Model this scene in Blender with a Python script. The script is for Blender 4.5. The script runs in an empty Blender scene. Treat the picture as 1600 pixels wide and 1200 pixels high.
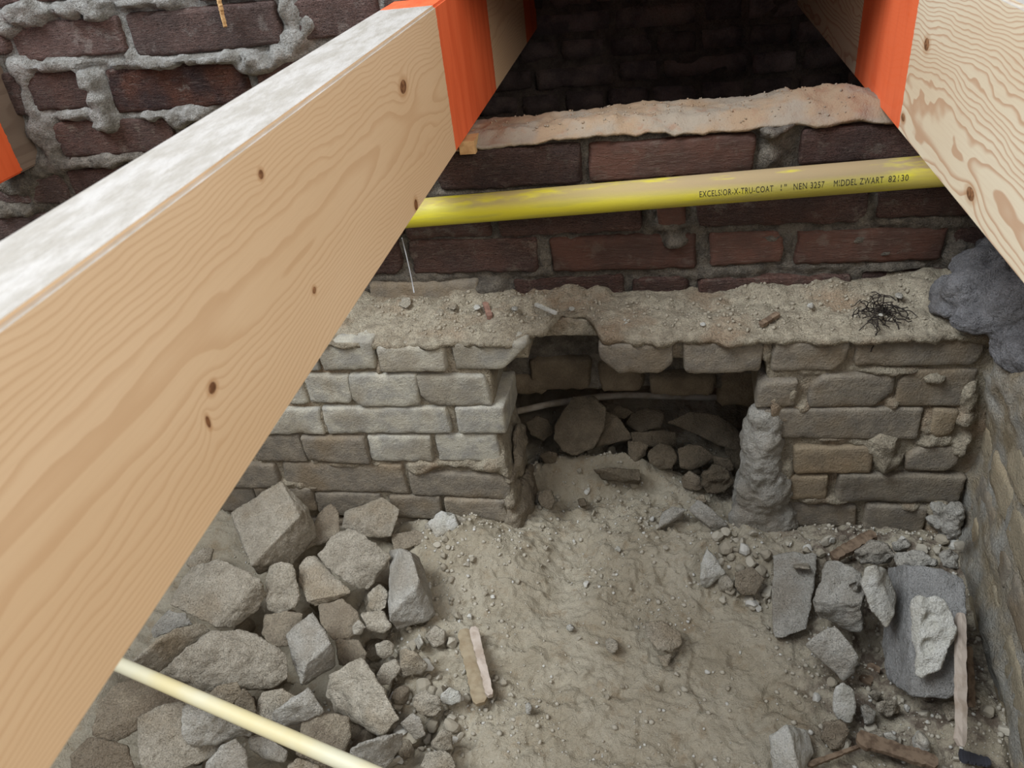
import bpy, bmesh, math, random
import numpy as np
from mathutils import Vector, Matrix

# ------------------------------------------------------------------ camera, world, light, exposure
SC = bpy.context.scene
COL = SC.collection
CAM = np.array([0.0, -1.06, 0.92])
ROT = np.array([[0.98235393, -0.00216616, -0.18701888],
                [0.15376841, -0.55987471, 0.81418400],
                [-0.10647079, -0.82857445, -0.54966204]])   # columns: right, down, forward of the camera
FPX = 1239.0
cd = bpy.data.cameras.new('camera')
cam = bpy.data.objects.new('camera', cd); COL.objects.link(cam)
cd.sensor_width = 36.0; cd.lens = FPX / 1600 * 36.0; cd.clip_start = 0.02
M = Matrix.Identity(4)
for i in range(3):
    M[i][0] = ROT[i, 0]; M[i][1] = -ROT[i, 1]; M[i][2] = -ROT[i, 2]; M[i][3] = CAM[i]
cam.matrix_world = M
SC.camera = cam
cd.dof.use_dof = True; cd.dof.focus_distance = 1.15; cd.dof.aperture_fstop = 14.0
SC.view_settings.view_transform = 'Standard'; SC.view_settings.look = 'None'
SC.view_settings.gamma = 1.0; SC.view_settings.use_curve_mapping = False
SC.view_settings.exposure = 0.0
W = bpy.data.worlds.new('world'); SC.world = W; W.use_nodes = True
W.node_tree.nodes['Background'].inputs[0].default_value = (0.80, 0.86, 1.0, 1)
W.node_tree.nodes['Background'].inputs[1].default_value = 0.72
def area_light(name, loc, target, sx, sy, power, color):
    l = bpy.data.lights.new(name, 'AREA'); l.shape = 'RECTANGLE'; l.size = sx; l.size_y = sy
    l.energy = power; l.color = color
    o = bpy.data.objects.new(name, l); COL.objects.link(o)
    o.location = loc
    o.rotation_euler = (Vector(target) - Vector(loc)).to_track_quat('-Z', 'Y').to_euler()
    return o
area_light('window_light', (-1.75, -1.35, 3.4), (0.0, -0.3, 0.1), 1.7, 1.7, 165, (0.86, 0.93, 1.0))
area_light('fill_light', (1.5, -2.2, 2.1), (-0.2, -0.3, 0.3), 1.4, 1.4, 46, (1.0, 0.93, 0.84))  # added warm fill from the camera side, brightens the left joist's face

# ------------------------------------------------------------------ pixel rays onto real planes
def ray(px, py): return ROT @ np.array([px - 800.0, py - 600.0, FPX])
def onY(px, py, Y=0.0): r = ray(px, py); return CAM + r * ((Y - CAM[1]) / r[1])
def onZ(px, py, Z=0.0): r = ray(px, py); return CAM + r * ((Z - CAM[2]) / r[2])
def onX(px, py, X): r = ray(px, py); return CAM + r * ((X - CAM[0]) / r[0])

# ------------------------------------------------------------------ numpy noise
def _hash(ix, iy, iz, seed):
    h = (ix.astype(np.int64) * 374761393 + iy.astype(np.int64) * 668265263 + iz.astype(np.int64) * 2147483647 + seed * 974711) & 0xffffffff
    h = ((h ^ (h >> 13)) * 1274126177) & 0xffffffff
    h = (h ^ (h >> 16)) & 0xffffffff
    h = (h * 2246822519) & 0xffffffff
    h = h ^ (h >> 15)
    return (h & 0xffff) / 32767.5 - 1.0
def vnoise(P, seed=0):
    P = np.asarray(P); I = np.floor(P).astype(np.int64); F = P - I; F = F * F * F * (F * (F * 6 - 15) + 10)
    r = 0
    for a in (0, 1):
        for b in (0, 1):
            for c in (0, 1):
                w = (F[:, 0] if a else 1 - F[:, 0]) * (F[:, 1] if b else 1 - F[:, 1]) * (F[:, 2] if c else 1 - F[:, 2])
                r = r + w * _hash(I[:, 0] + a, I[:, 1] + b, I[:, 2] + c, seed)
    return r
def fbm(P, scale, octaves=3, seed=0, gain=0.5):
    P = np.asarray(P) / scale; r = 0; a = 1.0; s = 0.0
    for o in range(octaves):
        r = r + a * vnoise(P * (2.03 ** o) + 17.3 * o, seed + o); s += a; a *= gain
    return r / s
def sstep(a, b, x): t = np.clip((x - a) / (b - a), 0, 1); return t * t * (3 - 2 * t)

# ------------------------------------------------------------------ object helpers
def mesh_np(name, V, F):
    me = bpy.data.meshes.new(name)
    me.from_pydata([tuple(v) for v in np.asarray(V, float)], [], [tuple(f) for f in F]); me.update()
    return me
def link(name, me, mat=None, parent=None, smooth=True, loc=None):
    o = bpy.data.objects.new(name, me); COL.objects.link(o)
    if mat and me: me.materials.clear(); me.materials.append(mat)
    if smooth and me: me.polygons.foreach_set('use_smooth', [True] * len(me.polygons))
    if parent is not None: o.parent = parent
    if loc is not None: o.location = loc
    return o
def tag(o, label, cat, group=None):
    o['label'] = label; o['category'] = cat
    if group: o['group'] = group
    return o
def empty(name, loc, label, cat, group=None):
    o = bpy.data.objects.new(name, None); COL.objects.link(o); o.location = loc; o.empty_display_size = 0.02
    return tag(o, label, cat, group)
def structure(o): o['kind'] = 'structure'; return o
def get_v(me):
    a = np.empty(len(me.vertices) * 3); me.vertices.foreach_get('co', a); return a.reshape(-1, 3)
def get_n(me):
    a = np.empty(len(me.vertices) * 3); me.vertices.foreach_get('normal', a); return a.reshape(-1, 3)
def set_v(me, V): me.vertices.foreach_set('co', np.asarray(V).ravel()); me.update()
def recentre(o, base=True):
    V = get_v(o.data); c = V.mean(0)
    if base: c[2] = V[:, 2].min()
    set_v(o.data, V - c); o.location = c
    return o
def remesh(me, voxel):
    o = bpy.data.objects.new('tmp', me); COL.objects.link(o)
    m = o.modifiers.new('r', 'REMESH'); m.mode = 'VOXEL'; m.voxel_size = voxel
    dg = bpy.context.evaluated_depsgraph_get(); dg.update()
    out = bpy.data.meshes.new_from_object(o.evaluated_get(dg))
    bpy.data.objects.remove(o); return out
def prism(poly_xz, y0, y1):
    n = len(poly_xz); V = [(x, y0, z) for x, z in poly_xz] + [(x, y1, z) for x, z in poly_xz]
    F = [tuple(range(n)), tuple(reversed(range(n, 2 * n)))] + [((i + 1) % n, i, n + i, n + (i + 1) % n) for i in range(n)]
    return V, F
def join_parts(parts):
    V = []; F = []
    for v, f in parts:
        b = len(V); V += list(v); F += [tuple(i + b for i in q) for q in f]
    return V, F
def boxvf(x0, x1, y0, y1, z0, z1): return prism([(x0, z0), (x1, z0), (x1, z1), (x0, z1)], y0, y1)
def tubevf(pts, rad, n=20, cap=True):
    pts = [np.array(p, float) for p in pts]; V = []; F = []
    for i, p in enumerate(pts):
        d = pts[min(i + 1, len(pts) - 1)] - pts[max(i - 1, 0)]; d /= np.linalg.norm(d)
        a = np.cross(d, [0.1, 0.2, 1.0]); a /= np.linalg.norm(a); b = np.cross(d, a)
        r = rad[i] if hasattr(rad, '__len__') else rad
        for k in range(n):
            t = 2 * math.pi * k / n; V.append(p + r * (math.cos(t) * a + math.sin(t) * b))
    for i in range(len(pts) - 1):
        for k in range(n):
            F.append((i * n + k, i * n + (k + 1) % n, (i + 1) * n + (k + 1) % n, (i + 1) * n + k))
    if cap: F.append(tuple(range(n))); F.append(tuple(reversed(range((len(pts) - 1) * n, len(pts) * n))))
    return V, F

# ------------------------------------------------------------------ materials
class NT:
    def __init__(s, name, rough=0.9, spec=0.2):
        s.m = bpy.data.materials.new(name); s.m.use_nodes = True; s.t = s.m.node_tree
        s.b = s.t.nodes['Principled BSDF']; s.b.inputs['Roughness'].default_value = rough
        s.b.inputs['Specular IOR Level'].default_value = spec
        s.tc = s.t.nodes.new('ShaderNodeTexCoord'); s.oi = s.t.nodes.new('ShaderNodeObjectInfo')
    def n(s, typ, **kw):
        x = s.t.nodes.new(typ)
        for k, v in kw.items(): setattr(x, k, v)
        return x
    def put(s, sock, v):
        if isinstance(v, bpy.types.NodeSocket): s.t.links.new(v, sock)
        elif isinstance(v, (tuple, list)) and len(v) == 3 and sock.type == 'RGBA': sock.default_value = (*v, 1)
        else: sock.default_value = v
    def math(s, op, a, b=0.0, c=0.0, clamp=False):
        x = s.n('ShaderNodeMath', operation=op); x.use_clamp = clamp
        s.put(x.inputs[0], a); s.put(x.inputs[1], b); s.put(x.inputs[2], c); return x.outputs[0]
    def mix(s, f, a, b, mode='MIX'):
        x = s.n('ShaderNodeMix', data_type='RGBA', blend_type=mode)
        s.put(x.inputs[0], f); s.put(x.inputs[6], a); s.put(x.inputs[7], b); return x.outputs[2]
    def coord(s, scale=(1, 1, 1), rnd=True, src='Object'):
        x = s.n('ShaderNodeMapping'); s.t.links.new(s.tc.outputs[src], x.inputs[0]); x.inputs['Scale'].default_value = scale
        if rnd:
            c = s.n('ShaderNodeCombineXYZ'); q = s.math('MULTIPLY', s.oi.outputs['Random'], 7.0)
            for i in range(3): s.t.links.new(q, c.inputs[i])
            s.t.links.new(c.outputs[0], x.inputs['Location'])
        return x.outputs[0]
    def noise(s, co, scale, detail=3, rough=0.55, dist=0.0):
        x = s.n('ShaderNodeTexNoise'); s.put(x.inputs['Vector'], co); x.inputs['Scale'].default_value = scale
        x.inputs['Detail'].default_value = detail; x.inputs['Roughness'].default_value = rough
        x.inputs['Distortion'].default_value = dist; return x.outputs['Fac']
    def ramp(s, f, a, b, clamp=True):
        x = s.n('ShaderNodeMapRange', interpolation_type='SMOOTHSTEP'); s.put(x.inputs[0], f)
        x.inputs[1].default_value = a; x.inputs[2].default_value = b; return x.outputs[0]
    def bump(s, h, strength, distance, prev=None):
        x = s.n('ShaderNodeBump'); x.inputs['Strength'].default_value = strength; x.inputs['Distance'].default_value = distance
        s.put(x.inputs['Height'], h)
        if prev is not None: s.t.links.new(prev, x.inputs['Normal'])
        return x.outputs[0]
    def done(s, color, normal=None, rough=None):
        s.put(s.b.inputs['Base Color'], color)
        if normal is not None: s.t.links.new(normal, s.b.inputs['Normal'])
        if rough is not None: s.put(s.b.inputs['Roughness'], rough)
        return s.m
def srgb(r, g, b):
    f = lambda c: (c / 255 / 12.92) if c <= 10 else ((c / 255 + 0.055) / 1.055) ** 2.4
    return (f(r), f(g), f(b))

def stone_mat(name, c1, c2, c3, gscale=60, grain=420, bump=0.8, var=0.25, dist=0.0016):
    s = NT(name, 0.95, 0.1); co = s.coord()
    a = s.noise(co, gscale, 4); b = s.noise(co, gscale * 0.22, 3); g = s.noise(co, grain, 3, 0.7)
    c = s.mix(s.ramp(a, 0.35, 0.65), c1, c2); c = s.mix(s.math('MULTIPLY', s.ramp(b, 0.48, 0.68), 0.75), c, c3)
    v = s.math('ADD', s.math('MULTIPLY', s.oi.outputs['Random'], var), 1.0 - var * 0.6)
    v = s.math('MULTIPLY', v, s.math('ADD', s.math('MULTIPLY', s.ramp(g, 0.25, 0.75), 0.34), 0.83))
    x = s.n('ShaderNodeVectorMath', operation='SCALE'); s.t.links.new(c, x.inputs[0]); s.t.links.new(v, x.inputs[3])
    g2 = s.noise(co, grain * 0.4, 4, 0.7)
    n = s.bump(g, bump, dist * 1.3); n = s.bump(g2, bump, dist * 2.0, n); n = s.bump(a, bump * 0.4, dist * 2, n)
    return s.done(x.outputs[0], n)

MAT = {}
MAT['white_brick'] = stone_mat('white brick', srgb(178, 172, 156), srgb(152, 148, 138), srgb(140, 130, 112), 45, 500, 0.7, 0.18)
MAT['grey_brick'] = stone_mat('grey brick', srgb(140, 130, 114), srgb(122, 114, 102), srgb(128, 112, 90), 45, 420, 0.8, 0.22)
MAT['tan_brick'] = stone_mat('tan brick', srgb(150, 134, 110), srgb(136, 122, 102), srgb(156, 132, 102), 35, 400, 0.7, 0.22)
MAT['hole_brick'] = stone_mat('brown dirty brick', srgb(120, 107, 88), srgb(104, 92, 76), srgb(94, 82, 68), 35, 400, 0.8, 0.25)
MAT['wall_stone'] = stone_mat('tan wall stone', srgb(150, 138, 116), srgb(138, 128, 108), srgb(160, 142, 114), 25, 400, 0.8, 0.15)
MAT['chunk'] = stone_mat('sand lime rubble', srgb(192, 182, 164), srgb(172, 162, 144), srgb(164, 148, 124), 50, 430, 1.2, 0.2, 0.0026)
MAT['chunk_pale'] = stone_mat('pale rubble', srgb(196, 193, 184), srgb(180, 176, 164), srgb(168, 158, 140), 50, 430, 0.9, 0.1, 0.002)
MAT['chunk_brown'] = stone_mat('brown rubble', srgb(160, 148, 128), srgb(144, 132, 114), srgb(130, 116, 98), 50, 430, 1.1, 0.2, 0.0024)
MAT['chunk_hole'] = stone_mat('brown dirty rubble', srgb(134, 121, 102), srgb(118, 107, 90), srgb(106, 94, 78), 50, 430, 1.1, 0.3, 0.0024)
MAT['chunk_grey'] = stone_mat('grey rubble', srgb(190, 185, 174), srgb(174, 168, 156), srgb(164, 154, 138), 50, 480, 1.1, 0.12, 0.0024)
MAT['chunk_slate'] = stone_mat('slate grey mortar', srgb(134, 132, 132), srgb(112, 110, 110), srgb(122, 116, 108), 40, 420, 1.0, 0.0, 0.003)
MAT['plaster_wall'] = stone_mat('flaking plaster on the right wall', srgb(150, 136, 112), srgb(164, 160, 150), srgb(176, 176, 174), 14, 380, 1.0, 0.0, 0.003)
MAT['mortar'] = stone_mat('grey mortar', srgb(132, 126, 114), srgb(112, 108, 100), srgb(116, 106, 90), 70, 380, 1.0, 0.0, 0.003)
MAT['mortar_light'] = stone_mat('pale lime mortar', srgb(174, 163, 142), srgb(150, 139, 120), srgb(152, 130, 106), 60, 380, 1.0, 0.0, 0.003)
MAT['slab'] = stone_mat('grey concrete slab', srgb(160, 158, 154), srgb(144, 142, 138), srgb(146, 140, 130), 30, 480, 1.0, 0.0, 0.0024)
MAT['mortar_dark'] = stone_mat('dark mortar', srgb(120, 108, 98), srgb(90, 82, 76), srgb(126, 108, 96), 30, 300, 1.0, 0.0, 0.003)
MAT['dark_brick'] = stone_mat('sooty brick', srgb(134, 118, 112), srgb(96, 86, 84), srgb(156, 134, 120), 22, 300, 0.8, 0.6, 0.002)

def red_brick_mat(name, c1, c2, film, filmamt, wr=1.0):
    s = NT(name, 0.72, 0.25); co = s.coord(); cw = s.coord((1, 1, 6.0))
    w = s.noise(cw, 55, 4, 0.6, 0.6); a = s.noise(co, 22, 4); g = s.noise(co, 420, 3, 0.7); p = s.noise(co, 34, 5, 0.65)
    c = s.mix(s.ramp(a, 0.35, 0.65), c1, c2)
    c = s.mix(s.math('MULTIPLY', s.ramp(w, 0.52, 0.7), 0.35), c, film)
    c = s.mix(s.math('MULTIPLY', s.ramp(p, 0.56, 0.66), filmamt), c, film)
    v = s.math('ADD', s.math('MULTIPLY', s.oi.outputs['Random'], 0.5), 0.7)
    v = s.math('MULTIPLY', v, s.math('ADD', s.math('MULTIPLY', g, 0.5), 0.75))
    x = s.n('ShaderNodeVectorMath', operation='SCALE'); s.t.links.new(c, x.inputs[0]); s.t.links.new(v, x.inputs[3])
    w2 = s.noise(s.coord((1, 1, 4.0)), 150, 3, 0.6, 1.2); n = s.bump(w, 1.0 * wr, 0.007); n = s.bump(w2, 1.0 * wr, 0.005, n); n = s.bump(g, 0.5, 0.001, n)
    return s.done(x.outputs[0], n)
MAT['red_brick'] = red_brick_mat('wrinkled red brick', srgb(94, 69, 60), srgb(82, 64, 58), srgb(122, 110, 98), 0.6)
MAT['red_brick_plain'] = red_brick_mat('plain red brick', srgb(102, 70, 58), srgb(86, 63, 54), srgb(120, 106, 94), 0.45, 0.4)
MAT['burnt_brick'] = red_brick_mat('burnt brick', srgb(66, 50, 48), srgb(104, 68, 54), srgb(140, 128, 118), 0.8, 2.6)
MAT['plum_brick'] = red_brick_mat('plum brick', srgb(112, 88, 80), srgb(98, 80, 74), srgb(144, 134, 126), 0.6)

def sill_mat():
    s = NT('sill mortar', 0.95, 0.1); co = s.coord(); a = s.noise(co, 16, 4); b = s.noise(co, 45, 4); g = s.noise(co, 420, 3, .7)
    c = s.mix(s.ramp(a, 0.4, 0.6), srgb(150, 128, 104), srgb(146, 134, 118))
    c = s.mix(s.math('MULTIPLY', s.ramp(b, 0.55, 0.7), 0.6), c, srgb(144, 112, 90))
    n = s.bump(g, 0.8, 0.002); n = s.bump(b, 0.8, 0.004, n)
    return s.done(c, n)
MAT['sill'] = sill_mat()
def red_mortar():
    s = NT('mortar of the red wall', 0.95, 0.1); co = s.coord(rnd=False)
    a = s.noise(co, 60, 5, 0.65); b = s.noise(co, 14, 3); g = s.noise(co, 380, 3, 0.7); g2 = s.noise(co, 150, 4, 0.7)
    sp = s.n('ShaderNodeSeparateXYZ'); s.t.links.new(s.tc.outputs['Object'], sp.inputs[0])
    up = s.math('ADD', sp.outputs[2], s.math('MULTIPLY', s.math('SUBTRACT', b, 0.5), 0.12)); up = s.ramp(up, 0.58, 0.70)
    lowc = s.mix(s.ramp(a, 0.35, 0.65), srgb(122, 114, 102), srgb(92, 86, 78)); upc = s.mix(s.ramp(a, 0.35, 0.65), srgb(158, 156, 150), srgb(124, 120, 112))
    c = s.mix(up, lowc, upc)
    x = s.n('ShaderNodeHueSaturation'); s.put(x.inputs['Value'], s.math('ADD', s.math('MULTIPLY', s.ramp(g, 0.25, 0.75), 0.4), 0.8)); s.t.links.new(c, x.inputs['Color'])
    n = s.bump(g, 1.0, 0.003); n = s.bump(g2, 1.0, 0.006, n)
    return s.done(x.outputs[0], n)
MAT['red_mortar'] = red_mortar()

def sand_mat():
    s = NT('sandy mortar dust', 1.0, 0.05); co = s.coord(rnd=False)
    a = s.noise(co, 9, 5, 0.6); b = s.noise(co, 40, 5, 0.65); g = s.noise(co, 520, 3, 0.75); f = s.noise(co, 170, 4, 0.7)
    c = s.mix(s.ramp(a, 0.38, 0.62), srgb(162, 151, 130), srgb(177, 167, 147))
    c = s.mix(s.math('MULTIPLY', s.ramp(b, 0.52, 0.7), 0.6), c, srgb(148, 130, 104))
    c = s.mix(s.math('MULTIPLY', s.ramp(g, 0.6, 0.75), 0.35), c, srgb(196, 188, 172))
    # reddish, dark organic dirt towards the right hand side of the pit
    sp = s.n('ShaderNodeSeparateXYZ'); s.t.links.new(s.tc.outputs['Object'], sp.inputs[0])
    m = s.math('MULTIPLY', s.ramp(sp.outputs[0], 0.13, 0.24), s.ramp(b, 0.42, 0.6))
    c = s.mix(s.math('MULTIPLY', m, 0.75), c, srgb(92, 78, 70))
    x = s.n('ShaderNodeHueSaturation'); s.put(x.inputs['Value'], s.math('ADD', s.math('MULTIPLY', f, 0.4), 0.8)); s.t.links.new(c, x.inputs['Color'])
    n = s.bump(f, 0.9, 0.005); n = s.bump(g, 0.9, 0.002, n)
    return s.done(x.outputs[0], n)
MAT['sand'] = sand_mat()

def wood_mat(name, light, mid, dark, freq, pith, knots, stripes, wob=1.0, contrast=0.6, tpatch=None):
    """knots: (y, z, half length, half height); stripes: (y0, y1) of orange paint, object space metres"""
    s = NT(name, 0.62, 0.25)
    sp = s.n('ShaderNodeSeparateXYZ'); s.t.links.new(s.tc.outputs['Object'], sp.inputs[0]); X, Y, Z = sp.outputs
    lo = s.noise(s.coord((1, 0.22, 1), False), 11, 2, 0.5); lo2 = s.noise(s.coord((1, 0.5, 1), False), 30, 2, 0.5)
    bend = s.math('MULTIPLY', s.math('SUBTRACT', lo, 0.5), 0.11 * wob)
    bend = s.math('ADD', bend, s.math('MULTIPLY', s.math('SUBTRACT', lo2, 0.5), 0.022 * wob))
    kd = None; kcore = None
    for (ky, kz, a, b) in knots:
        dy = s.math('DIVIDE', s.math('SUBTRACT', Y, ky), a); dz = s.math('DIVIDE', s.math('SUBTRACT', Z, kz), b)
        r2 = s.math('ADD', s.math('MULTIPLY', dy, dy), s.math('MULTIPLY', dz, dz))
        inf = s.math('DIVIDE', b * 1.6, s.math('ADD', s.math('MULTIPLY', r2, 0.16), 1.0))
        kd = inf if kd is None else s.math('ADD', kd, inf)
        kcore = r2 if kcore is None else s.math('MINIMUM', kcore, r2)
    zz = s.math('SUBTRACT', s.math('ADD', Z, bend), pith[1]); xx = s.math('ADD', s.math('SUBTRACT', X, pith[0]), s.math('MULTIPLY', s.math('SUBTRACT', s.noise(s.coord((1, 0.12, 1), False), 16, 1), 0.5), 0.05 * wob))
    r = s.math('SQRT', s.math('ADD', s.math('MULTIPLY', zz, zz), s.math('MULTIPLY', xx, xx)))
    if kd is not None: r = s.math('ADD', r, kd)
    ring = s.math('FRACT', s.math('MULTIPLY', r, freq))
    late = s.math('MULTIPLY', s.ramp(ring, 0.5, 0.9), s.math('SUBTRACT', 1.0, s.ramp(ring, 0.93, 1.0)))
    fib = s.noise(s.coord((1, 0.03, 1), False), 420, 3, 0.6); big = s.noise(s.coord((1, 0.3, 1), False), 7, 2)
    c = s.mix(s.ramp(big, 0.3, 0.7), light, mid)
    c = s.mix(s.math('MULTIPLY', late, contrast), c, dark)
    c = s.mix(s.math('MULTIPLY', s.ramp(fib, 0.4, 0.7), 0.10), c, dark)
    if kcore is not None:
        c = s.mix(s.math('MULTIPLY', s.math('SUBTRACT', 1.0, s.ramp(kcore, 0.8, 4.5)), 0.45), c, srgb(176, 122, 72))
        c = s.mix(s.math('SUBTRACT', 1.0, s.ramp(kcore, 0.75, 1.25)), c, srgb(112, 72, 44))
        c = s.mix(s.math('MULTIPLY', s.math('SUBTRACT', 1.0, s.ramp(kcore, 0.2, 0.5)), 0.6), c, srgb(150, 102, 66))
    # rough sawn top face, whitening from sky light painted into its colour
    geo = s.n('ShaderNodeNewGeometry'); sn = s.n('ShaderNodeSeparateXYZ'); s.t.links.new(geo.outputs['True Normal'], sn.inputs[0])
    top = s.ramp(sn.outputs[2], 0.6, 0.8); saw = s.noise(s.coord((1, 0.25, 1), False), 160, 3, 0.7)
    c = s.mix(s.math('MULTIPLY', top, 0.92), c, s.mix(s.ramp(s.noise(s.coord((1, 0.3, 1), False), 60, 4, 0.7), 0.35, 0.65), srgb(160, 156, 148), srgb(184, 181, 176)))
    edge = s.noise(s.coord((1, 1, 1), False), 140, 3, 0.6)
    Yw = s.math('ADD', Y, s.math('MULTIPLY', s.math('SUBTRACT', edge, 0.5), 0.006))
    pm = None
    for (a, b) in stripes:
        q = s.math('MULTIPLY', s.math('GREATER_THAN', Yw, a), s.math('LESS_THAN', Yw, b))
        pm = q if pm is None else s.math('MAXIMUM', pm, q)
    if pm is not None:
        pn = s.noise(s.coord((1, 1, 0.15), False), 30, 3)
        oc = s.mix(s.ramp(pn, 0.4, 0.66), srgb(240, 108, 60), srgb(226, 94, 48))
        c = s.mix(s.math('MULTIPLY', pm, 0.96), c, oc)
    n = s.bump(fib, 0.12, 0.0006); n2 = s.bump(s.math('MULTIPLY', saw, top), 0.8, 0.0025, n)
    return s.done(c, n2)

def plain_mat(name, c, rough=0.5, spec=0.4, c2=None, sc=20, bump=0.0):
    s = NT(name, rough, spec); co = s.coord()
    a = s.noise(co, sc, 4, 0.6); col = s.mix(s.ramp(a, 0.4, 0.65), c, c2 or tuple(v * 0.85 for v in c))
    n = s.bump(a, bump, 0.002) if bump else None
    return s.done(col, n)
def gas_mat():
    s = NT('yellow coated pipe', 0.45, 0.35); co = s.coord((0.25, 1, 1), False)
    a = s.noise(co, 34, 4, 0.65); b = s.noise(s.coord((0.1, 1, 1), False), 90, 3); g = s.noise(s.coord(rnd=False), 300, 3)
    geo = s.n('ShaderNodeNewGeometry'); sn = s.n('ShaderNodeSeparateXYZ'); s.t.links.new(geo.outputs['Normal'], sn.inputs[0])
    sp = s.n('ShaderNodeSeparateXYZ'); s.t.links.new(s.tc.outputs['Object'], sp.inputs[0])
    c = s.mix(s.ramp(b, 0.45, 0.62), srgb(206, 194, 52), srgb(190, 180, 66))
    right = s.ramp(sp.outputs[0], -0.05, 0.32)
    up = s.ramp(sn.outputs[2], -0.05, 0.75)
    d = s.math('MULTIPLY', s.math('ADD', s.math('MULTIPLY', up, 0.75), s.math('MULTIPLY', right, 0.35)), s.ramp(a, 0.34, 0.52), clamp=True)
    c = s.mix(d, c, srgb(160, 140, 104))
    n = s.bump(g, 0.25, 0.001)
    return s.done(c, n, s.math('ADD', s.math('MULTIPLY', d, 0.4), 0.45))
MAT['gas'] = gas_mat()
MAT['imprint_sand'] = plain_mat('sand of the imprint', srgb(152, 138, 114), 0.95, 0.05, srgb(138, 122, 98), 60, 0.5)
MAT['brick_chip'] = plain_mat('reddish chip', srgb(140, 108, 92), 0.95, 0.05, srgb(120, 92, 80), 60, 0.5)
for k_, c_ in (('crumb_a', (172, 164, 148)), ('crumb_b', (152, 143, 126)), ('crumb_c', (190, 186, 176))): MAT[k_] = plain_mat('crumb ' + k_[-1], srgb(*c_), 1.0, 0.05)
MAT['ink'] = plain_mat('black ink', (0.035, 0.03, 0.02), 0.8)
MAT['pvc'] = plain_mat('cream plastic', srgb(206, 192, 146), 0.45, 0.35, srgb(206, 200, 172), 6)
MAT['pvc_dusty'] = plain_mat('dusty plastic', srgb(178, 168, 152), 0.8, 0.2, srgb(150, 138, 120), 30)
MAT['lath'] = plain_mat('grey weathered wood', srgb(182, 168, 154), 0.85, 0.1, srgb(158, 142, 126), 40, 0.3)
MAT['old_wood'] = plain_mat('old brown wood', srgb(122, 104, 86), 0.9, 0.1, srgb(92, 76, 62), 90, 0.6)
MAT['fresh_wood'] = plain_mat('fresh split wood', srgb(196, 160, 112), 0.7, 0.2, srgb(170, 132, 88), 60, 0.3)
MAT['soot'] = plain_mat('dark fibres', srgb(52, 46, 42), 0.95, 0.1)
MAT['scrap'] = plain_mat('black scrap', srgb(58, 58, 64), 0.5, 0.4)
MAT['web'] = plain_mat('dusty thread', srgb(170, 170, 170), 0.9)

# ------------------------------------------------------------------ rough solid bricks
_topo = {}
def lattice(nx, ny, nz):
    k = (nx, ny, nz)
    if k in _topo: return _topo[k]
    idx = {}; P = []; F = []
    def vid(i, j, l):
        q = (i, j, l)
        if q not in idx: idx[q] = len(P); P.append((i / nx, j / ny, l / nz))
        return idx[q]
    for i in range(nx):
        for l in range(nz):
            F.append((vid(i, 0, l), vid(i + 1, 0, l), vid(i + 1, 0, l + 1), vid(i, 0, l + 1)))
            F.append((vid(i, ny, l), vid(i, ny, l + 1), vid(i + 1, ny, l + 1), vid(i + 1, ny, l)))
    for i in range(nx):
        for j in range(ny):
            F.append((vid(i, j, 0), vid(i, j + 1, 0), vid(i + 1, j + 1, 0), vid(i + 1, j, 0)))
            F.append((vid(i, j, nz), vid(i + 1, j, nz), vid(i + 1, j + 1, nz), vid(i, j + 1, nz)))
    for j in range(ny):
        for l in range(nz):
            F.append((vid(0, j, l), vid(0, j, l + 1), vid(0, j + 1, l + 1), vid(0, j + 1, l)))
            F.append((vid(nx, j, l), vid(nx, j + 1, l), vid(nx, j + 1, l + 1), vid(nx, j, l + 1)))
    _topo[k] = (np.array(P), F); return _topo[k]
def brick_mesh(w, d, h, seed, rad=0.006, rough=0.0012, warp=0.003, cell=0.009, chips=()):
    nx, ny, nz = max(2, int(w / cell)), max(2, int(d / (cell * 1.6))), max(2, int(h / (cell * 0.9)))
    P, F = lattice(nx, ny, nz)
    # push lattice lines towards the edges so that the rounding is smooth
    S = P - 0.5; S = np.sign(S) * 0.5 * (1 - (1 - 2 * np.abs(S)) ** 1.25)
    H = np.array([w, d, h]) / 2; V = S * 2 * H
    rs = np.random.RandomState(seed)
    Q = np.clip(V, -(H - rad), H - rad); D = V - Q; L = np.linalg.norm(D, axis=1, keepdims=True); L[L < 1e-9] = 1
    V = Q + D / L * np.minimum(L, rad)
    U = S + 0.5; off = rs.uniform(-warp, warp, (2, 2, 2, 3))
    for a in (0, 1):
        for b in (0, 1):
            for c in (0, 1):
                wgt = (U[:, 0] if a else 1 - U[:, 0]) * (U[:, 1] if b else 1 - U[:, 1]) * (U[:, 2] if c else 1 - U[:, 2])
                V = V + wgt[:, None] * off[a, b, c]
    for (nx_, nz_, dd) in chips:            # broken corner: plane in the face, dd metres in from the corner
        n = np.array([nx_, -0.45, nz_], float); n /= np.linalg.norm(n)
        lim = abs(n[0]) * H[0] + abs(n[1]) * H[1] + abs(n[2]) * H[2] - dd
        t = V @ n - lim; V = V - np.where(t > 0, t, 0)[:, None] * n
    N = V - np.clip(V, -(H * 0.75), H * 0.75); L = np.linalg.norm(N, axis=1, keepdims=True); L[L < 1e-9] = 1; N = N / L
    o = rs.uniform(0, 50, 3)
    V = V + N * (fbm(V + o, 0.05, 2, seed)[:, None] * rough * 0.9 + fbm(V + o, 0.009, 2, seed + 5)[:, None] * rough * 0.7)
    # edges crumble a little more than the faces
    e = np.clip((np.abs(S) > 0.42).sum(1) - 1, 0, 1)
    V = V - N * (e * np.clip(fbm(V + o, 0.014, 2, seed + 9), 0, 1) * rough * 3)[:, None]
    return mesh_np('brick', V, F)
_bs = [100]
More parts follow.
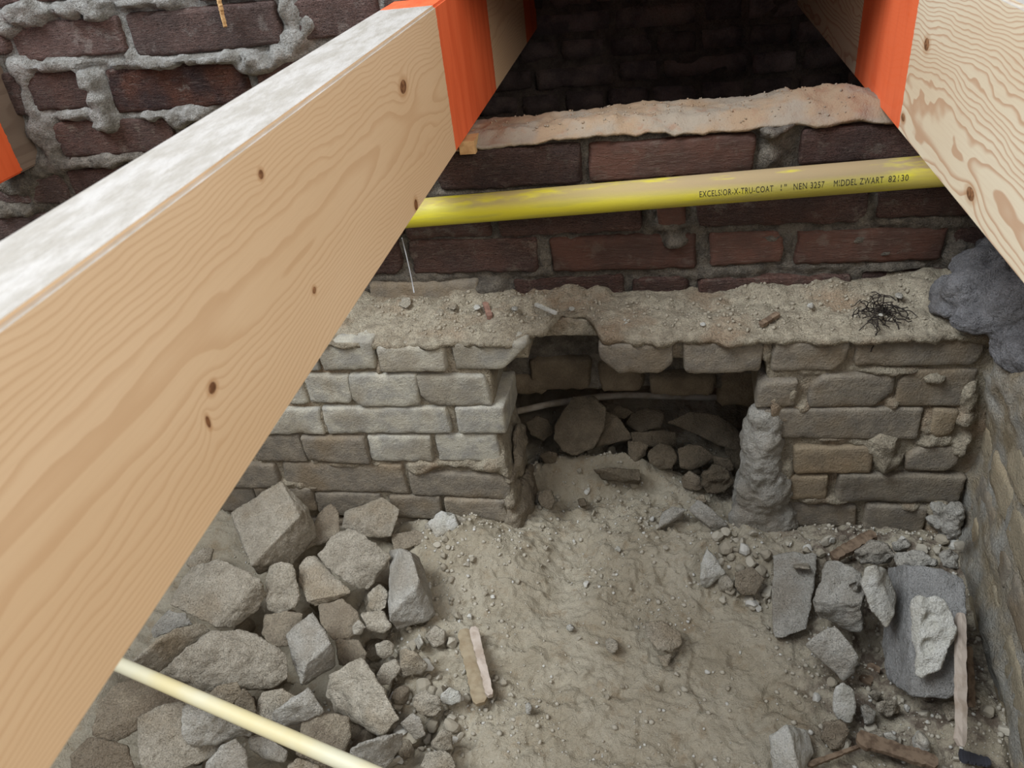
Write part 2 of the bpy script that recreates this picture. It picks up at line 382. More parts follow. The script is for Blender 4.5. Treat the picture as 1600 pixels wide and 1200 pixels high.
def brick(parent, x0, x1, z0, z1, yf, depth, mat, rad=0.006, rough=0.0012, chips=(), cell=0.009, rz=0.0):
    _bs[0] += 1
    me = brick_mesh(x1 - x0, depth, z1 - z0, _bs[0], rad, rough, 0.0025, cell, chips)
    o = link('brick', me, MAT[mat], parent, True, ((x0 + x1) / 2, yf + depth / 2, (z0 + z1) / 2))
    o.rotation_euler = (0, random.uniform(-0.008, 0.008), rz)
    return o
def pxbrick(parent, r, Y, depth, mat, **kw):
    x0, y0, x1, y1 = r; yc = (y0 + y1) / 2; xc = (x0 + x1) / 2
    a = onY(x0, yc, Y)[0]; b = onY(x1, yc, Y)[0]; t = onY(xc, y0, Y)[2]; u = onY(xc, y1, Y)[2]
    return brick(parent, a, b, u, t, Y + random.uniform(-0.003, 0.003), depth, mat, **kw)

random.seed(4)
def wall_core(name, parts, voxel, mat, amp, blobs, Y, parent=None, base_seed=1, topamp=0.0):
    V, F = join_parts(parts); me = remesh(mesh_np(name, V, F), voxel)
    V = get_v(me).copy(); N = get_n(me).copy()
    d = fbm(V, 0.05, 3, base_seed) * amp + fbm(V, 0.013, 2, base_seed + 7) * amp * 0.55
    V += N * d[:, None]
    f = sstep(0.15, 0.7, -N[:, 1])
    jag = 1 + 0.55 * fbm(V, 0.018, 3, base_seed + 20)
    push = np.zeros(len(V)); shift = fbm(V, 0.022, 2, base_seed + 31) * 0.45
    for (px, py, rx, ry, h) in blobs:
        c = onY(px, py, Y); ax = abs(onY(px + rx, py, Y)[0] - c[0]); az = abs(onY(px, py + ry, Y)[2] - c[2])
        q = ((V[:, 0] - c[0]) / ax) ** 2 + ((V[:, 2] - c[2]) / az) ** 2
        q = np.sqrt(q) + shift
        push = np.maximum(push, h * 0.001 * (1 - sstep(0.45, 1.05, q)))
    V[:, 1] -= push * f * jag
    set_v(me, V)
    o = link(name, me, MAT[mat], parent); return o

# ------------------------------------------------------------------ wall_back: old red wall with the opening for the joists
RB = [  # pixel rectangles of the faces, front plane Y = 0
 # above the left joist
 ((-60, 25, 8, 92), 'plum_brick'), ((14, 30, 194, 94), 'plum_brick'), ((199, 10, 440, 82), 'plum_brick'), ((462, -6, 597, 62), 'plum_brick'),
 ((603, -12, 700, 55), 'red_brick'),
 ((-50, -52, 120, 8), 'plum_brick'), ((128, -60, 290, -2), 'plum_brick'), ((298, -70, 520, -4), 'plum_brick'),
 ((42, 110, 148, 175), 'red_brick'), ((166, 100, 386, 172), 'burnt_brick'), ((396, 88, 560, 155), 'red_brick'), ((-90, 120, 34, 185), 'plum_brick'),
 ((86, 186, 272, 244), 'red_brick'), ((282, 180, 480, 236), 'red_brick'), 
 ((110, 258, 290, 318), 'red_brick'), ((-40, 268, 100, 322), 'plum_brick'), ((300, 250, 480, 308), 'red_brick'),
 ((-60, 336, 120, 388), 'plum_brick'), ((130, 330, 320, 382), 'red_brick'),
 # sill below the opening
 ((678, 234, 907, 294), 'red_brick'), ((920, 218, 1182, 278), 'red_brick_plain'), ((1252, 194, 1468, 252), 'red_brick'), ((560, 240, 668, 300), 'red_brick'),
 ((1500, 190, 1640, 250), 'red_brick'),
 ((500, 318, 625, 374), 'red_brick'), ((632, 316, 766, 372), 'red_brick'), ((776, 308, 1006, 365), 'red_brick'), ((1026, 300, 1072, 354), 'red_brick_plain'), ((1088, 296, 1360, 352), 'red_brick'), ((1374, 286, 1530, 340), 'red_brick'),
 ((639, 374, 842, 428), 'red_brick'), ((857, 369, 1089, 426), 'red_brick_plain'), ((1108, 364, 1226, 416), 'red_brick_plain'), ((1240, 361, 1478, 413), 'red_brick_plain'), ((490, 378, 626, 430), 'red_brick'), ((1492, 356, 1600, 408), 'red_brick'),
 ((577, 440, 752, 486), 'grey_brick'), ((800, 436, 977, 484), 'red_brick'), ((986, 435, 1078, 484), 'red_brick'), ((1090, 433, 1327, 484), 'red_brick'), ((1344, 424, 1490, 476), 'red_brick'),
]
JAMB = -0.305
NOTCH = 0.19
core = [boxvf(-1.10, JAMB, 0.010, 0.10, 0.30, 0.99), boxvf(-0.62, 0.50, 0.010, 0.10, 0.19, 0.600), boxvf(-1.10, -0.30, 0.010, 0.10, 0.02, 0.45)]
core += [boxvf(0.18, 0.50, 0.010, 0.10, 0.02, 0.45)]
BL = [  # squeezed-out mortar: x, y, rx, ry, mm
 (40, 22, 60, 24, 24), (120, 12, 70, 18, 22), (150, 22, 30, 16, 22), (10, 45, 30, 20, 22), (225, 2, 60, 12, 18), (262, 8, 34, 10, 14),
 (452, 30, 18, 40, 14), (455, 62, 26, 26, 16), (480, 40, 16, 22, 14),
 (90, 102, 70, 12, 18), (240, 98, 75, 13, 22), (340, 90, 90, 13, 24), (402, 100, 40, 26, 26), (205, 88, 14, 14, 14), (440, 85, 30, 20, 16),
 (140, 125, 24, 22, 24), (158, 160, 18, 34, 26), (168, 188, 22, 26, 28), (30, 110, 26, 34, 14),
 (120, 180, 40, 12, 16), (250, 180, 60, 11, 14), (300, 180, 50, 18, 22), (280, 188, 20, 16, 20), (70, 205, 34, 40, 12),
 (60, 200, 22, 60, 16), (60, 262, 50, 24, 14), (150, 252, 60, 16, 20), (200, 246, 40, 12, 18), (25, 290, 40, 28, 18), (18, 330, 50, 16, 18),
 # sill joints and smears
 (1215, 232, 34, 26, 6), (1218, 196, 40, 20, 26), (1205, 245, 22, 18, 10), (912, 270, 8, 28, 3), (720, 305, 90, 7, 5), (880, 302, 100, 6, 2),
 (1045, 352, 44, 12, 14), (1052, 376, 30, 14, 18), (1015, 345, 10, 26, 8), (700, 366, 40, 5, 4), (1080, 345, 10, 30, 6),
 (1098, 392, 8, 30, 6), (1160, 358, 60, 7, 5), (1385, 322, 22, 34, 9), (1420, 350, 60, 12, 9), (1470, 350, 50, 16, 8), (1230, 385, 8, 20, 6), (1345, 378, 16, 7, 8), (1410, 397, 13, 6, 8), (1384, 398, 10, 5, 8), (1205, 372, 26, 8, 7),
 (1150, 426, 70, 8, 7), (1260, 420, 90, 7, 6), (1400, 420, 70, 7, 10), (1500, 400, 34, 32, 18), (1530, 430, 34, 20, 22), (660, 436, 120, 8, 8), (850, 412, 12, 14, 8), (846, 428, 26, 8, 8),
 (1340, 438, 10, 20, 5), (660, 455, 90, 16, 3), (1020, 428, 50, 4, 4), (1100, 430, 60, 12, 6), (1200, 438, 110, 6, 6), (765, 455, 30, 20, 14),
 (830, 430, 26, 6, 9), (1085, 455, 8, 20, 6), (760, 375, 30, 4, 5), (1240, 478, 200, 6, 12), (1040, 480, 120, 6, 12), (1440, 470, 80, 10, 14),
]
wb = structure(wall_core('wall_back', core, 0.006, 'red_mortar', 0.0050, BL, 0.0, base_seed=3))
for r, m in RB:
    pxbrick(wb, r, 0.0, 0.075, m, rad=0.005, rough=0.0020, cell=0.008,
            chips=[(random.choice((-1, 1)), random.choice((-1, 1)), random.uniform(0.002, 0.010))])
# broken lower edge of the red wall, seen through the hole
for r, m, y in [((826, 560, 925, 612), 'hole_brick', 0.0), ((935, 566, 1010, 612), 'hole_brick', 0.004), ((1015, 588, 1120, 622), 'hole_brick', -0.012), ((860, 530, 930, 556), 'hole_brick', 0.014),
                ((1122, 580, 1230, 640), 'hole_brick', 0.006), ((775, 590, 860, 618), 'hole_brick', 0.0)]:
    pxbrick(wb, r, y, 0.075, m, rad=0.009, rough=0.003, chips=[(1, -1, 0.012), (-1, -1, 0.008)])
# crumbling mortar bed on top of the sill
def sheet(name, xs, ys, zf, thick, mat, parent=None):
    X, Y = np.meshgrid(xs, ys); P = np.stack([X.ravel(), Y.ravel(), np.zeros(X.size)], 1)
    Z, P2 = zf(P); nx, ny = len(xs), len(ys); T = np.column_stack([P2[:, 0], P2[:, 1], Z]); n = len(T)
    B = T.copy(); B[:, 2] = T[:, 2] - thick * (1 + 0.6 * fbm(T, 0.02, 3, 3)) - 0.001
    F = []
    for j in range(ny - 1):
        for i in range(nx - 1):
            a = j * nx + i; F.append((a, a + 1, a + nx + 1, a + nx)); F.append((n + a, n + a + nx, n + a + nx + 1, n + a + 1))
    for i in range(nx - 1):
        a = i; F.append((a, n + a, n + a + 1, a + 1)); a = (ny - 1) * nx + i; F.append((a, a + 1, n + a + 1, n + a))
    for j in range(ny - 1):
        a = j * nx; F.append((a, a + nx, n + a + nx, n + a)); a = j * nx + nx - 1; F.append((a, n + a, n + a + nx, a + nx))
    return link(name, mesh_np(name, np.vstack([T, B]), F), MAT[mat], parent)
def sillz(P):
    e = np.clip((P[:, 1] + 0.004) / 0.11, 0, 1)
    z = 0.600 + 0.012 * sstep(0, 0.25, e) * (1 - 0.7 * sstep(0.8, 1, e)) + 0.006 * fbm(P, 0.09, 3, 5) + 0.0045 * fbm(P, 0.016, 3, 9)
    z += 0.018 * np.exp(-(((P[:, 0] - 0.20) / 0.09) ** 2 + ((P[:, 1] - 0.05) / 0.05) ** 2)) * (1 + 0.5 * fbm(P, 0.03, 3, 4))
    z += 0.006 * np.exp(-(((P[:, 0] + 0.05) / 0.08) ** 2))
    Q = P.copy(); Q[:, 1] += (1 - e) * 0.007 * fbm(P, 0.04, 3, 12) + 0.001
    Q[:, 1] += e * 0.012 * fbm(P, 0.06, 3, 19)
    return z, Q
sm = sheet('mortar_bed', np.linspace(-0.40, 0.49, 230), np.linspace(-0.004, 0.108, 34), sillz, 0.003, 'sill', wb)

# facade above the opening and boards over the cavity, unseen, added to darken it
fa = structure(link('wall_facade', mesh_np('f', *boxvf(JAMB + 0.002, 0.70, 0.004, 0.10, 0.82, 1.5)), MAT['mortar'], None, False))
structure(link('wall_facade', mesh_np('f', *join_parts([boxvf(0.52, 1.7, 0.004, 0.10, -0.1, 1.5), boxvf(-1.8, -1.09, 0.004, 0.10, -0.1, 1.5), boxvf(-1.09, JAMB + 0.002, 0.012, 0.09, 0.985, 1.5)])), MAT['mortar'], None, False))
fb = structure(link('ceiling_blocker', mesh_np('c', *boxvf(-1.10, 0.70, 0.10, 0.92, 0.79, 0.81)), MAT['old_wood'], None, False))

# ------------------------------------------------------------------ wall_cavity: sooty brick wall far behind the opening
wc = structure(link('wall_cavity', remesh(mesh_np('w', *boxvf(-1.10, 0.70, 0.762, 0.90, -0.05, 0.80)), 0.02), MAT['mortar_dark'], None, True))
V = get_v(wc.data); V[:, 1] += 0.006 * fbm(V, 0.06, 3, 2); set_v(wc.data, V)
row = 0; z = 0.325
while z < 0.79:
    x = -0.62 + (0.047 if row % 2 else 0) + random.uniform(-0.02, 0.02)
    while x < 0.55:
        wd = 0.088 if (row % 2 == 0 or random.random() < 0.35) else 0.185
        wd *= random.uniform(0.92, 1.06)
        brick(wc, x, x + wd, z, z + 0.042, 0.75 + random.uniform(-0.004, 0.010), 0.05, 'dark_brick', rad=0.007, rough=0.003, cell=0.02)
        x += wd + random.uniform(0.006, 0.014)
    z += 0.054; row += 1
for nm, x0, x1 in (('wall_cavity_left', -1.13, -1.10), ('wall_cavity_right', 0.62, 0.66)):
    structure(link(nm, mesh_np(nm, *boxvf(x0, x1, 0.10, 0.90, -0.1, 0.82)), MAT['mortar_dark'], None, False))

# ------------------------------------------------------------------ wall_front: pale brick footing with the broken hole
YP = -0.12
def pz(px, py, Y=YP): p = onY(px, py, Y); return (p[0], p[2])
hl = [pz(800, 572), pz(796, 640), pz(806, 700), pz(830, 760), pz(842, 830)]
parts = [boxvf(-1.10, pz(700, 572)[0], YP + 0.009, 0.012, -0.08, 0.350)]
parts += [prism([(pz(690, 572)[0], 0.350), (pz(690, 572)[0], -0.08), (pz(818, 830)[0], -0.08), pz(812, 830), pz(800, 750), pz(779, 690), pz(770, 640), pz(764, 588), (pz(764, 572)[0], 0.350)], YP + 0.009, 0.012)]
parts += [boxvf(pz(700, 560)[0], pz(824, 560)[0], YP + 0.012, 0.012, pz(0, 566)[1] if False else 0.318, 0.350)]
parts += [boxvf(pz(800, 560)[0], pz(960, 560)[0], -0.050, 0.012, 0.322, 0.350)]
parts += [boxvf(pz(948, 560)[0], 0.46, YP + 0.012, 0.012, 0.318, 0.350)]
parts += [prism([(0.46, 0.350), pz(1196, 560)[::1], pz(1200, 600), pz(1204, 650), pz(1196, 690), pz(1190, 750), pz(1192, 830), (pz(1190, 840)[0], -0.08), (0.46, -0.08)], YP + 0.009, 0.10)]
WBL = [
 (585, 590, 4, 14, 3), (1205, 640, 34, 26, 12), (1185, 665, 20, 40, 14), (1200, 710, 24, 40, 16), (1185, 760, 26, 40, 18), (1195, 810, 34, 44, 18), (1170, 720, 20, 50, 14), (1220, 745, 20, 30, 12),
 (1380, 700, 30, 30, 14), (1392, 722, 22, 16, 18), (1470, 690, 34, 16, 14), (1500, 700, 20, 20, 18), (1515, 620, 16, 40, 14), (1505, 655, 20, 16, 16),
 (1290, 783, 60, 8, 12), (1270, 834, 60, 8, 12), (1470, 810, 34, 34, 20), (1420, 792, 26, 8, 16), (1480, 835, 26, 26, 16), (1240, 615, 12, 24, 10), (1255, 640, 16, 10, 9), (1395, 632, 18, 14, 10), (1330, 600, 0.1, 0.1, 0),
 (1385, 583, 70, 6, 12), (1460, 592, 24, 8, 12), (1455, 668, 16, 22, 9), (1330, 695, 90, 5, 6), (1310, 690, 60, 5, 8), (1197, 560, 8, 26, 6), (1000, 536, 60, 6, 14), (1250, 585, 60, 4, 7),
 (655, 732, 26, 12, 12), (700, 728, 60, 6, 10), (540, 727, 80, 5, 10), (790, 732, 30, 16, 12), (740, 640, 0.1, 0.1, 0), (700, 630, 14, 30, 3), (495, 660, 30, 22, 7), (450, 762, 40, 8, 12),
 (760, 730, 36, 12, 14), (600, 632, 0.1, 0.1, 0), (800, 790, 22, 34, 10), (590, 575, 5, 20, 6), (700, 600, 0.1, 0.1, 0),
]
wf = structure(wall_core('wall_front', parts, 0.005, 'mortar_light', 0.0032, WBL, YP, base_seed=11))
WB = [
 ((372, 540, 492, 584), 'white_brick'), ((498, 535, 587, 580), 'white_brick'), ((591, 538, 697, 581), 'white_brick'), ((708, 536, 824, 581), 'white_brick'),
 ((936, 536, 1052, 583), 'grey_brick'), ((1067, 535, 1192, 585), 'grey_brick'), ((1206, 533, 1327, 584), 'grey_brick'), ((1339, 526, 1540, 577), 'grey_brick'),
 ((440, 588, 474, 634), 'white_brick'), ((478, 586, 548, 633), 'white_brick'), ((548, 586, 654, 635), 'white_brick'), ((655, 588, 764, 635), 'white_brick'),
 ((1184, 594, 1249, 637), 'grey_brick'), ((1266, 588, 1397, 640), 'grey_brick'), ((1402, 581, 1525, 637), 'grey_brick'),
 ((395, 640, 504, 680), 'white_brick'), ((508, 637, 702, 680), 'white_brick'), ((711, 636, 791, 680), 'white_brick'),
 ((1190, 641, 1442, 688), 'grey_brick'), ((1453, 641, 1498, 683), 'tan_brick'),
 ((395, 683, 473, 722), 'grey_brick'), ((474, 683, 576, 722), 'grey_brick'), ((574, 681, 674, 723), 'white_brick'), ((680, 681, 780, 724), 'white_brick'),
 ((1240, 698, 1364, 741), 'tan_brick'), ((1417, 697, 1498, 736), 'grey_brick'),
 ((330, 727, 434, 763), 'grey_brick'), ((443, 727, 633, 773), 'grey_brick'), ((642, 741, 800, 779), 'grey_brick'),
 ((1212, 743, 1294, 781), 'tan_brick'), ((1306, 740, 1505, 786), 'grey_brick'),
 ((340, 764, 400, 800), 'grey_brick'), ((402, 762, 490, 800), 'grey_brick'), ((496, 774, 600, 808), 'grey_brick'), ((612, 776, 690, 810), 'grey_brick'), ((694, 779, 792, 815), 'grey_brick'),
 ((1232, 790, 1340, 828), 'grey_brick'), ((1350, 790, 1448, 831), 'grey_brick'),
 ((460, 812, 560, 850), 'grey_brick'), ((566, 814, 668, 850), 'grey_brick'), ((1210, 838, 1320, 874), 'grey_brick'),
]
CH = {(708, 536): [(1, -1, 0.028), (-1, 1, 0.004)], (936, 536): [(-1, -1, 0.018), (1, -1, 0.012)], (1206, 533): [(1, -1, 0.014)], (655, 588): [(-1, -1, 0.014)], (1339, 526): [(1, -1, 0.012)],
      (548, 586): [(-1, -1, 0.010)], (1266, 588): [(1, -1, 0.018), (-1, 1, 0.012)], (1184, 594): [(-1, 1, 0.012)], (1190, 641): [(-1, -1, 0.018)], (1402, 581): [(-1, 1, 0.012)], (642, 741): [(1, 1, 0.016), (1, -1, 0.006)],
      (1417, 697): [(-1, 1, 0.016), (1, -1, 0.01)], (443, 727): [(-1, -1, 0.012)], (478, 586): [(1, -1, 0.008)], (1453, 641): [(1, -1, 0.01), (-1, -1, .008)], (1067, 535): [(-1, -1, 0.006)]}
for r, m in WB:
    dep = 0.105 if (r[1] < 560 and 700 < r[0] < 1200) or r[0] in (655, 711, 680, 642, 694, 1184, 1190) else 0.06
    pxbrick(wf, r, YP, dep, m, rad=0.0045, rough=0.0013, cell=0.006, chips=CH.get((r[0], r[1]), [(random.choice((-1, 1)), random.choice((-1, 1)), random.uniform(0, 0.006))]))
# mortar bed on the footing, worn away above the hole
def ledgez(P):
    e = np.clip((P[:, 1] - YP) / 0.125, 0, 1); x = P[:, 0]
    z = 0.3625 + (0.004 + 0.008 * e) * fbm(P, 0.08, 3, 31) + 0.0075 * fbm(P, 0.026, 3, 33) * (0.5 + 0.5 * e) + 0.014 * np.clip(fbm(P, 0.045, 3, 37), 0, 1) * (0.4 + 0.6 * sstep(0.0, 0.5, e)) + 0.002 * fbm(P, 0.008, 2, 35)
    z -= 0.005 * (1 - sstep(0.0, 0.35, e + 0.12 * fbm(P, 0.04, 2, 40)))
    z += 0.010 * sstep(0.5, 1.0, e) 
    z += 0.016 * np.exp(-(((x - 0.40) / 0.10) ** 2)) * e
    Q = P.copy(); cut = np.exp(-(((x + 0.125) / 0.034) ** 4)); cut2 = np.exp(-(((x + 0.175) / 0.035) ** 2)) * 0.3
    front = YP + 0.082 * np.clip(cut + cut2, 0, 1) + 0.009 * fbm(P, 0.03, 3, 41) - 0.004
    Q[:, 1] = front + (P[:, 1] - YP) / 0.125 * (0.006 - front)
    return z, Q
lb = sheet('mortar_bed', np.linspace(-0.75, 0.455, 400), np.linspace(YP, 0.005, 52), ledgez, 0.008, 'mortar_light', wf)

# ------------------------------------------------------------------ wall_right: painted rubble brick wall running towards the camera
a = np.array([0.434, -0.10]); b = np.array([0.375, -0.62]); dv = (b - a); Lw = np.linalg.norm(dv); dv /= Lw; ang = math.atan2(dv[1], dv[0])
wr_me = remesh(mesh_np('wr', *boxvf(-0.14, 0.62, 0.0025, 0.08, -0.10, 0.60)), 0.006)
V = get_v(wr_me).copy(); N = get_n(wr_me).copy(); V += N * (0.004 * fbm(V, 0.06, 3, 51) + 0.002 * fbm(V, 0.015, 2, 52))[:, None]
for (u, z, ru, rz, h) in [(0.03, 0.30, 0.05, 0.06, 0.02), (0.10, 0.33, 0.08, 0.06, 0.014), (0.0, 0.1, 0.03, 0.05, 0.012), (0.14, 0.12, 0.05, 0.03, 0.008), (0.22, 0.04, 0.10, 0.03, 0.012), (0.30, 0.22, 0.03, 0.05, 0.010), (0.07, 0.02, 0.06, 0.03, 0.010)]:
    V[:, 1] -= h * np.exp(-(((V[:, 0] - u) / ru) ** 2 + ((V[:, 2] - z) / rz) ** 2)) * sstep(0.3, 0.8, -N[:, 1]) * (1 + 0.5 * fbm(V, 0.02, 2, 53))
set_v(wr_me, V)
wr = structure(link('wall_right', wr_me, MAT['plaster_wall'], None, True, (a[0], a[1], 0)))
wr.rotation_euler = (0, 0, ang); 
for k in range(9):
    z = -0.02 + k * 0.062; x = -0.10 + (0.055 if k % 2 else 0.0)
    while x < 0.58:
        wd = random.choice((0.098, 0.2)) * random.uniform(0.9, 1.05)
        if not (k == 5 and x < 0.2):
            o = brick(wr, x, x + wd, z, z + 0.050, random.uniform(-0.003, 0.003), 0.06, random.choice(['wall_stone', 'wall_stone', 'wall_stone', 'grey_brick']), rad=0.006, rough=0.0022)
        x += wd + random.uniform(0.008, 0.016)

# unseen sides of the pit around the camera, added to block low world light
for nm, q in (('wall_near_blocker', (-1.40, 0.80, -1.90, -1.72)), ('wall_left_blocker', (-1.40, -1.22, -1.90, 0.0))):
    structure(link(nm, mesh_np(nm, *boxvf(*q, -0.10, 0.60)), MAT['mortar_light'], None, False))
structure(link('wall_right', mesh_np('wall_right', *boxvf(0.45, 0.60, -1.90, -0.72, -0.10, 0.60)), MAT['mortar_light'], None, False))

# ------------------------------------------------------------------ floor: sandy dust, footprints, crumbs
FB = []  # mounds: x, y, rx, ry, height (metres)
def mound(px, py, rx, ry, h, z=0.0): p = onZ(px, py, z); FB.append((p[0], p[1], rx, ry, h))
mound(700, 850, .10, .06, .035); mound(780, 870, .06, .05, .02); mound(690, 900, .05, .05, .02); mound(1170, 880, .05, .05, .02); mound(1130, 850, .06, .04, .02)
mound(1400, 870, .14, .05, .045); mound(1300, 900, .08, .05, .02); mound(880, 750, .07, .025, .05); mound(980, 750, .06, .02, .05)
mound(1080, 780, .06, .05, .02); mound(900, 880, .04, .08, -.02); mound(860, 930, .03, .06, -.012); mound(1010, 880, .08, .08, .012)
mound(1180, 930, .03, .04, -.01); mound(640, 1100, .08, .10, .015); mound(420, 950, .20, .14, -.05); mound(300, 1080, .14, .10, -.05); mound(560, 1020, .06, .08, -.02); mound(480, 1120, .16, .10, -.035)
mound(1365, 1000, .03, .04, -.05); mound(1500, 1130, .06, .06, .02)
FB += [(-0.02, 0.30, .30, .16, 0.085), (-0.2, 0.2, 0.1, 0.08, 0.02), (-0.11, 0.03, 0.06, 0.03, 0.02)]
TR = []
def tread(px, py, ang, L, Wd, n, w=0.0): p = onZ(px, py, 0); TR.append((p[0], p[1], ang, L, Wd, n))
tread(1010, 1120, 0.9, .055, .10, 6); tread(1150, 1165, 0.25, .05, .09, 5); tread(1130, 960, 1.2, .05, .07, 5); tread(790, 960, -0.7, .045, .07, 5); tread(880, 1165, 1.7, .05, .08, 5); tread(930, 1010, 0.9, .04, .08, 4)
def floorz(P):
    z = 0.010 * fbm(P, 0.16, 3, 61) + 0.0048 * fbm(P, 0.045, 3, 62) + (0.0056 + 0.004 * fbm(P, 0.1, 2, 68)) * fbm(P, 0.014, 3, 63) + 0.0018 * fbm(P, 0.007, 2, 67)
    # ridged clods
    z += 0.006 * (1 - np.abs(fbm(P, 0.05, 3, 64)) * 3.2).clip(-0.4, 1) * sstep(-0.3, 0.3, fbm(P, 0.2, 2, 65)) - 0.003
    q = fbm(P, 0.07, 3, 70); z += 0.0045 * sstep(-0.03, 0.04, q) - 0.004 * sstep(0.22, 0.28, fbm(P, 0.05, 3, 71))
    smooth = np.zeros(len(P)); tz = np.zeros(len(P))
    for (x, y, an, L, Wd, n) in TR:
        u = (P[:, 0] - x) * math.cos(an) + (P[:, 1] - y) * math.sin(an); v = -(P[:, 0] - x) * math.sin(an) + (P[:, 1] - y) * math.cos(an)
        u2 = u + 0.012 * np.sin(v * 40); m = (1 - sstep(L * 0.75, L, np.abs(u))) * (1 - sstep(Wd * 0.35, Wd * 0.5, np.abs(v)))
        tz += m * (0.0008 * np.tanh(3 * np.sin(u2 / L * math.pi * n * 1.4)) - 0.002); smooth = np.maximum(smooth, m)
    z = z * (1 - 0.35 * smooth) + tz * (0.7 + 0.5 * fbm(P, 0.03, 2, 66))
    for (x, y, rx, ry, h) in FB: z += h * np.exp(-(((P[:, 0] - x) / rx) ** 2 + ((P[:, 1] - y) / ry) ** 2))
    return z
fx = np.concatenate([np.linspace(-1.20, -0.62, 50)[:-1], np.linspace(-0.62, 0.46, 470), np.linspace(0.46, 0.70, 14)[1:]])
fy = np.concatenate([np.linspace(-1.60, -0.64, 50)[:-1], np.linspace(-0.64, 0.05, 320), np.linspace(0.05, 0.80, 110)[1:]])
GX, GY = np.meshgrid(fx, fy); P = np.stack([GX.ravel(), GY.ravel(), np.zeros(GX.size)], 1); P[:, 2] = floorz(P)
nx, ny = len(fx), len(fy)
F = [(j * nx + i, j * nx + i + 1, (j + 1) * nx + i + 1, (j + 1) * nx + i) for j in range(ny - 1) for i in range(nx - 1)]
floor = structure(link('floor', mesh_np('floor', P, F), MAT['sand']))
def fz(x, y): return float(floorz(np.array([[x, y, 0.0]]))[0])

# ------------------------------------------------------------------ joists
def joist(name_label, x0, x1, y0, y1, mat, label, group, parts=()):
    root = empty('timber_joist', ((x0 + x1) / 2, (y0 + y1) / 2, 0.61), label, 'timber beam', group)
    w, d, h = x1 - x0, y1 - y0, 0.176
    bm = bmesh.new(); bmesh.ops.create_cube(bm, size=1.0)
    for v in bm.verts: v.co = Vector((v.co.x * w, v.co.y * d, (v.co.z + 0.5) * h))
    es = [e for e in bm.edges if abs((e.verts[0].co - e.verts[1].co).y) > d * 0.9]
    bmesh.ops.bevel(bm, geom=es, offset=0.0028, segments=3, affect='EDGES')
    me = bpy.data.meshes.new('beam'); bm.to_mesh(me); bm.free()
    b = link('beam', me, mat, root, False)
    for p in me.polygons: p.use_smooth = False
    return root
# object space of a beam: x across, y along, z from the underside
def ly(y, y0, y1): return y - (y0 + y1) / 2
JL = (-0.334, -0.263, -1.90, 0.80); JR = (0.268, 0.339, -1.90, 0.80); JT = (-1.005, -0.934, -0.9, 0.04)
kn = lambda J, L: [(ly(y, J[2], J[3]), z - 0.61, a, b) for (y, z, a, b) in L]
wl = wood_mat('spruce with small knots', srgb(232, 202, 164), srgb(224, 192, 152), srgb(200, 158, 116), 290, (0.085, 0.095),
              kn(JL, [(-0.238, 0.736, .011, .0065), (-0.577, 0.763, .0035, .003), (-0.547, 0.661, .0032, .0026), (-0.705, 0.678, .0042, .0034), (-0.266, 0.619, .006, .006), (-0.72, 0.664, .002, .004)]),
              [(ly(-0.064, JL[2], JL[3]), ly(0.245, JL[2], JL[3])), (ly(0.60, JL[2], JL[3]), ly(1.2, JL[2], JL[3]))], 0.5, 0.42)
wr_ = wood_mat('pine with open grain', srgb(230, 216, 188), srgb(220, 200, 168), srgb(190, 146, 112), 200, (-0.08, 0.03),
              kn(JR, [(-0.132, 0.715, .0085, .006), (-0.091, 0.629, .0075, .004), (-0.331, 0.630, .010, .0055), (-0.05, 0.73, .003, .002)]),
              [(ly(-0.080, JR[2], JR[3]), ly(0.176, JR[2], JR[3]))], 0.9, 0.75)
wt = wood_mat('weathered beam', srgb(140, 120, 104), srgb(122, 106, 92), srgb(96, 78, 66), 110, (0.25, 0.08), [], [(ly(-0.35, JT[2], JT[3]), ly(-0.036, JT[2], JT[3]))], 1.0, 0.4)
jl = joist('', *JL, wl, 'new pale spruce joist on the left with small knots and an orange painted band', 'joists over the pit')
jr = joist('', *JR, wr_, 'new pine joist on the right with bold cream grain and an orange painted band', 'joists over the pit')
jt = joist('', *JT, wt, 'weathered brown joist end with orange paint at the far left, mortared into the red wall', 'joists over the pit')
# knots of the two new joists stand a hair out of the planed face
def knot(parent, J, x, y, z, a, b, side):
    V = []; F = []; n = 14
    for r, o in ((1.0, 0.0), (0.7, 0.0005), (0.0, 0.0004)):
        if r == 0: V.append((side * o, 0, 0))
        else: V += [(side * o, r * a * math.cos(2 * math.pi * k / n), r * b * math.sin(2 * math.pi * k / n)) for k in range(n)]
    F = [(k, (k + 1) % n, n + (k + 1) % n, n + k) for k in range(n)] + [(n + k, n + (k + 1) % n, 2 * n) for k in range(n)]
    link('knot', mesh_np('knot', V, F), MAT['knot'], parent, True, (x - (J[0] + J[1]) / 2, ly(y, J[2], J[3]), z - 0.61))
s = NT('knot wood', 0.6, 0.2); co = s.coord(); MAT['knot'] = s.done(s.mix(s.ramp(s.noise(co, 220, 3), 0.4, 0.6), srgb(150, 108, 74), srgb(112, 76, 50)))
for (y, z, a_, b_) in [(-0.238, 0.736, .0105, .006), (-0.577, 0.763, .003, .0028), (-0.547, 0.661, .0028, .0024), (-0.705, 0.678, .004, .0032)]: knot(jl, JL, JL[1], y, z, a_, b_, 1)
for (y, z, a_, b_) in [(-0.132, 0.715, .008, .0055), (-0.091, 0.629, .007, .0036), (-0.331, 0.630, .0095, .005)]: knot(jr, JR, JR[0], y, z, a_, b_, -1)

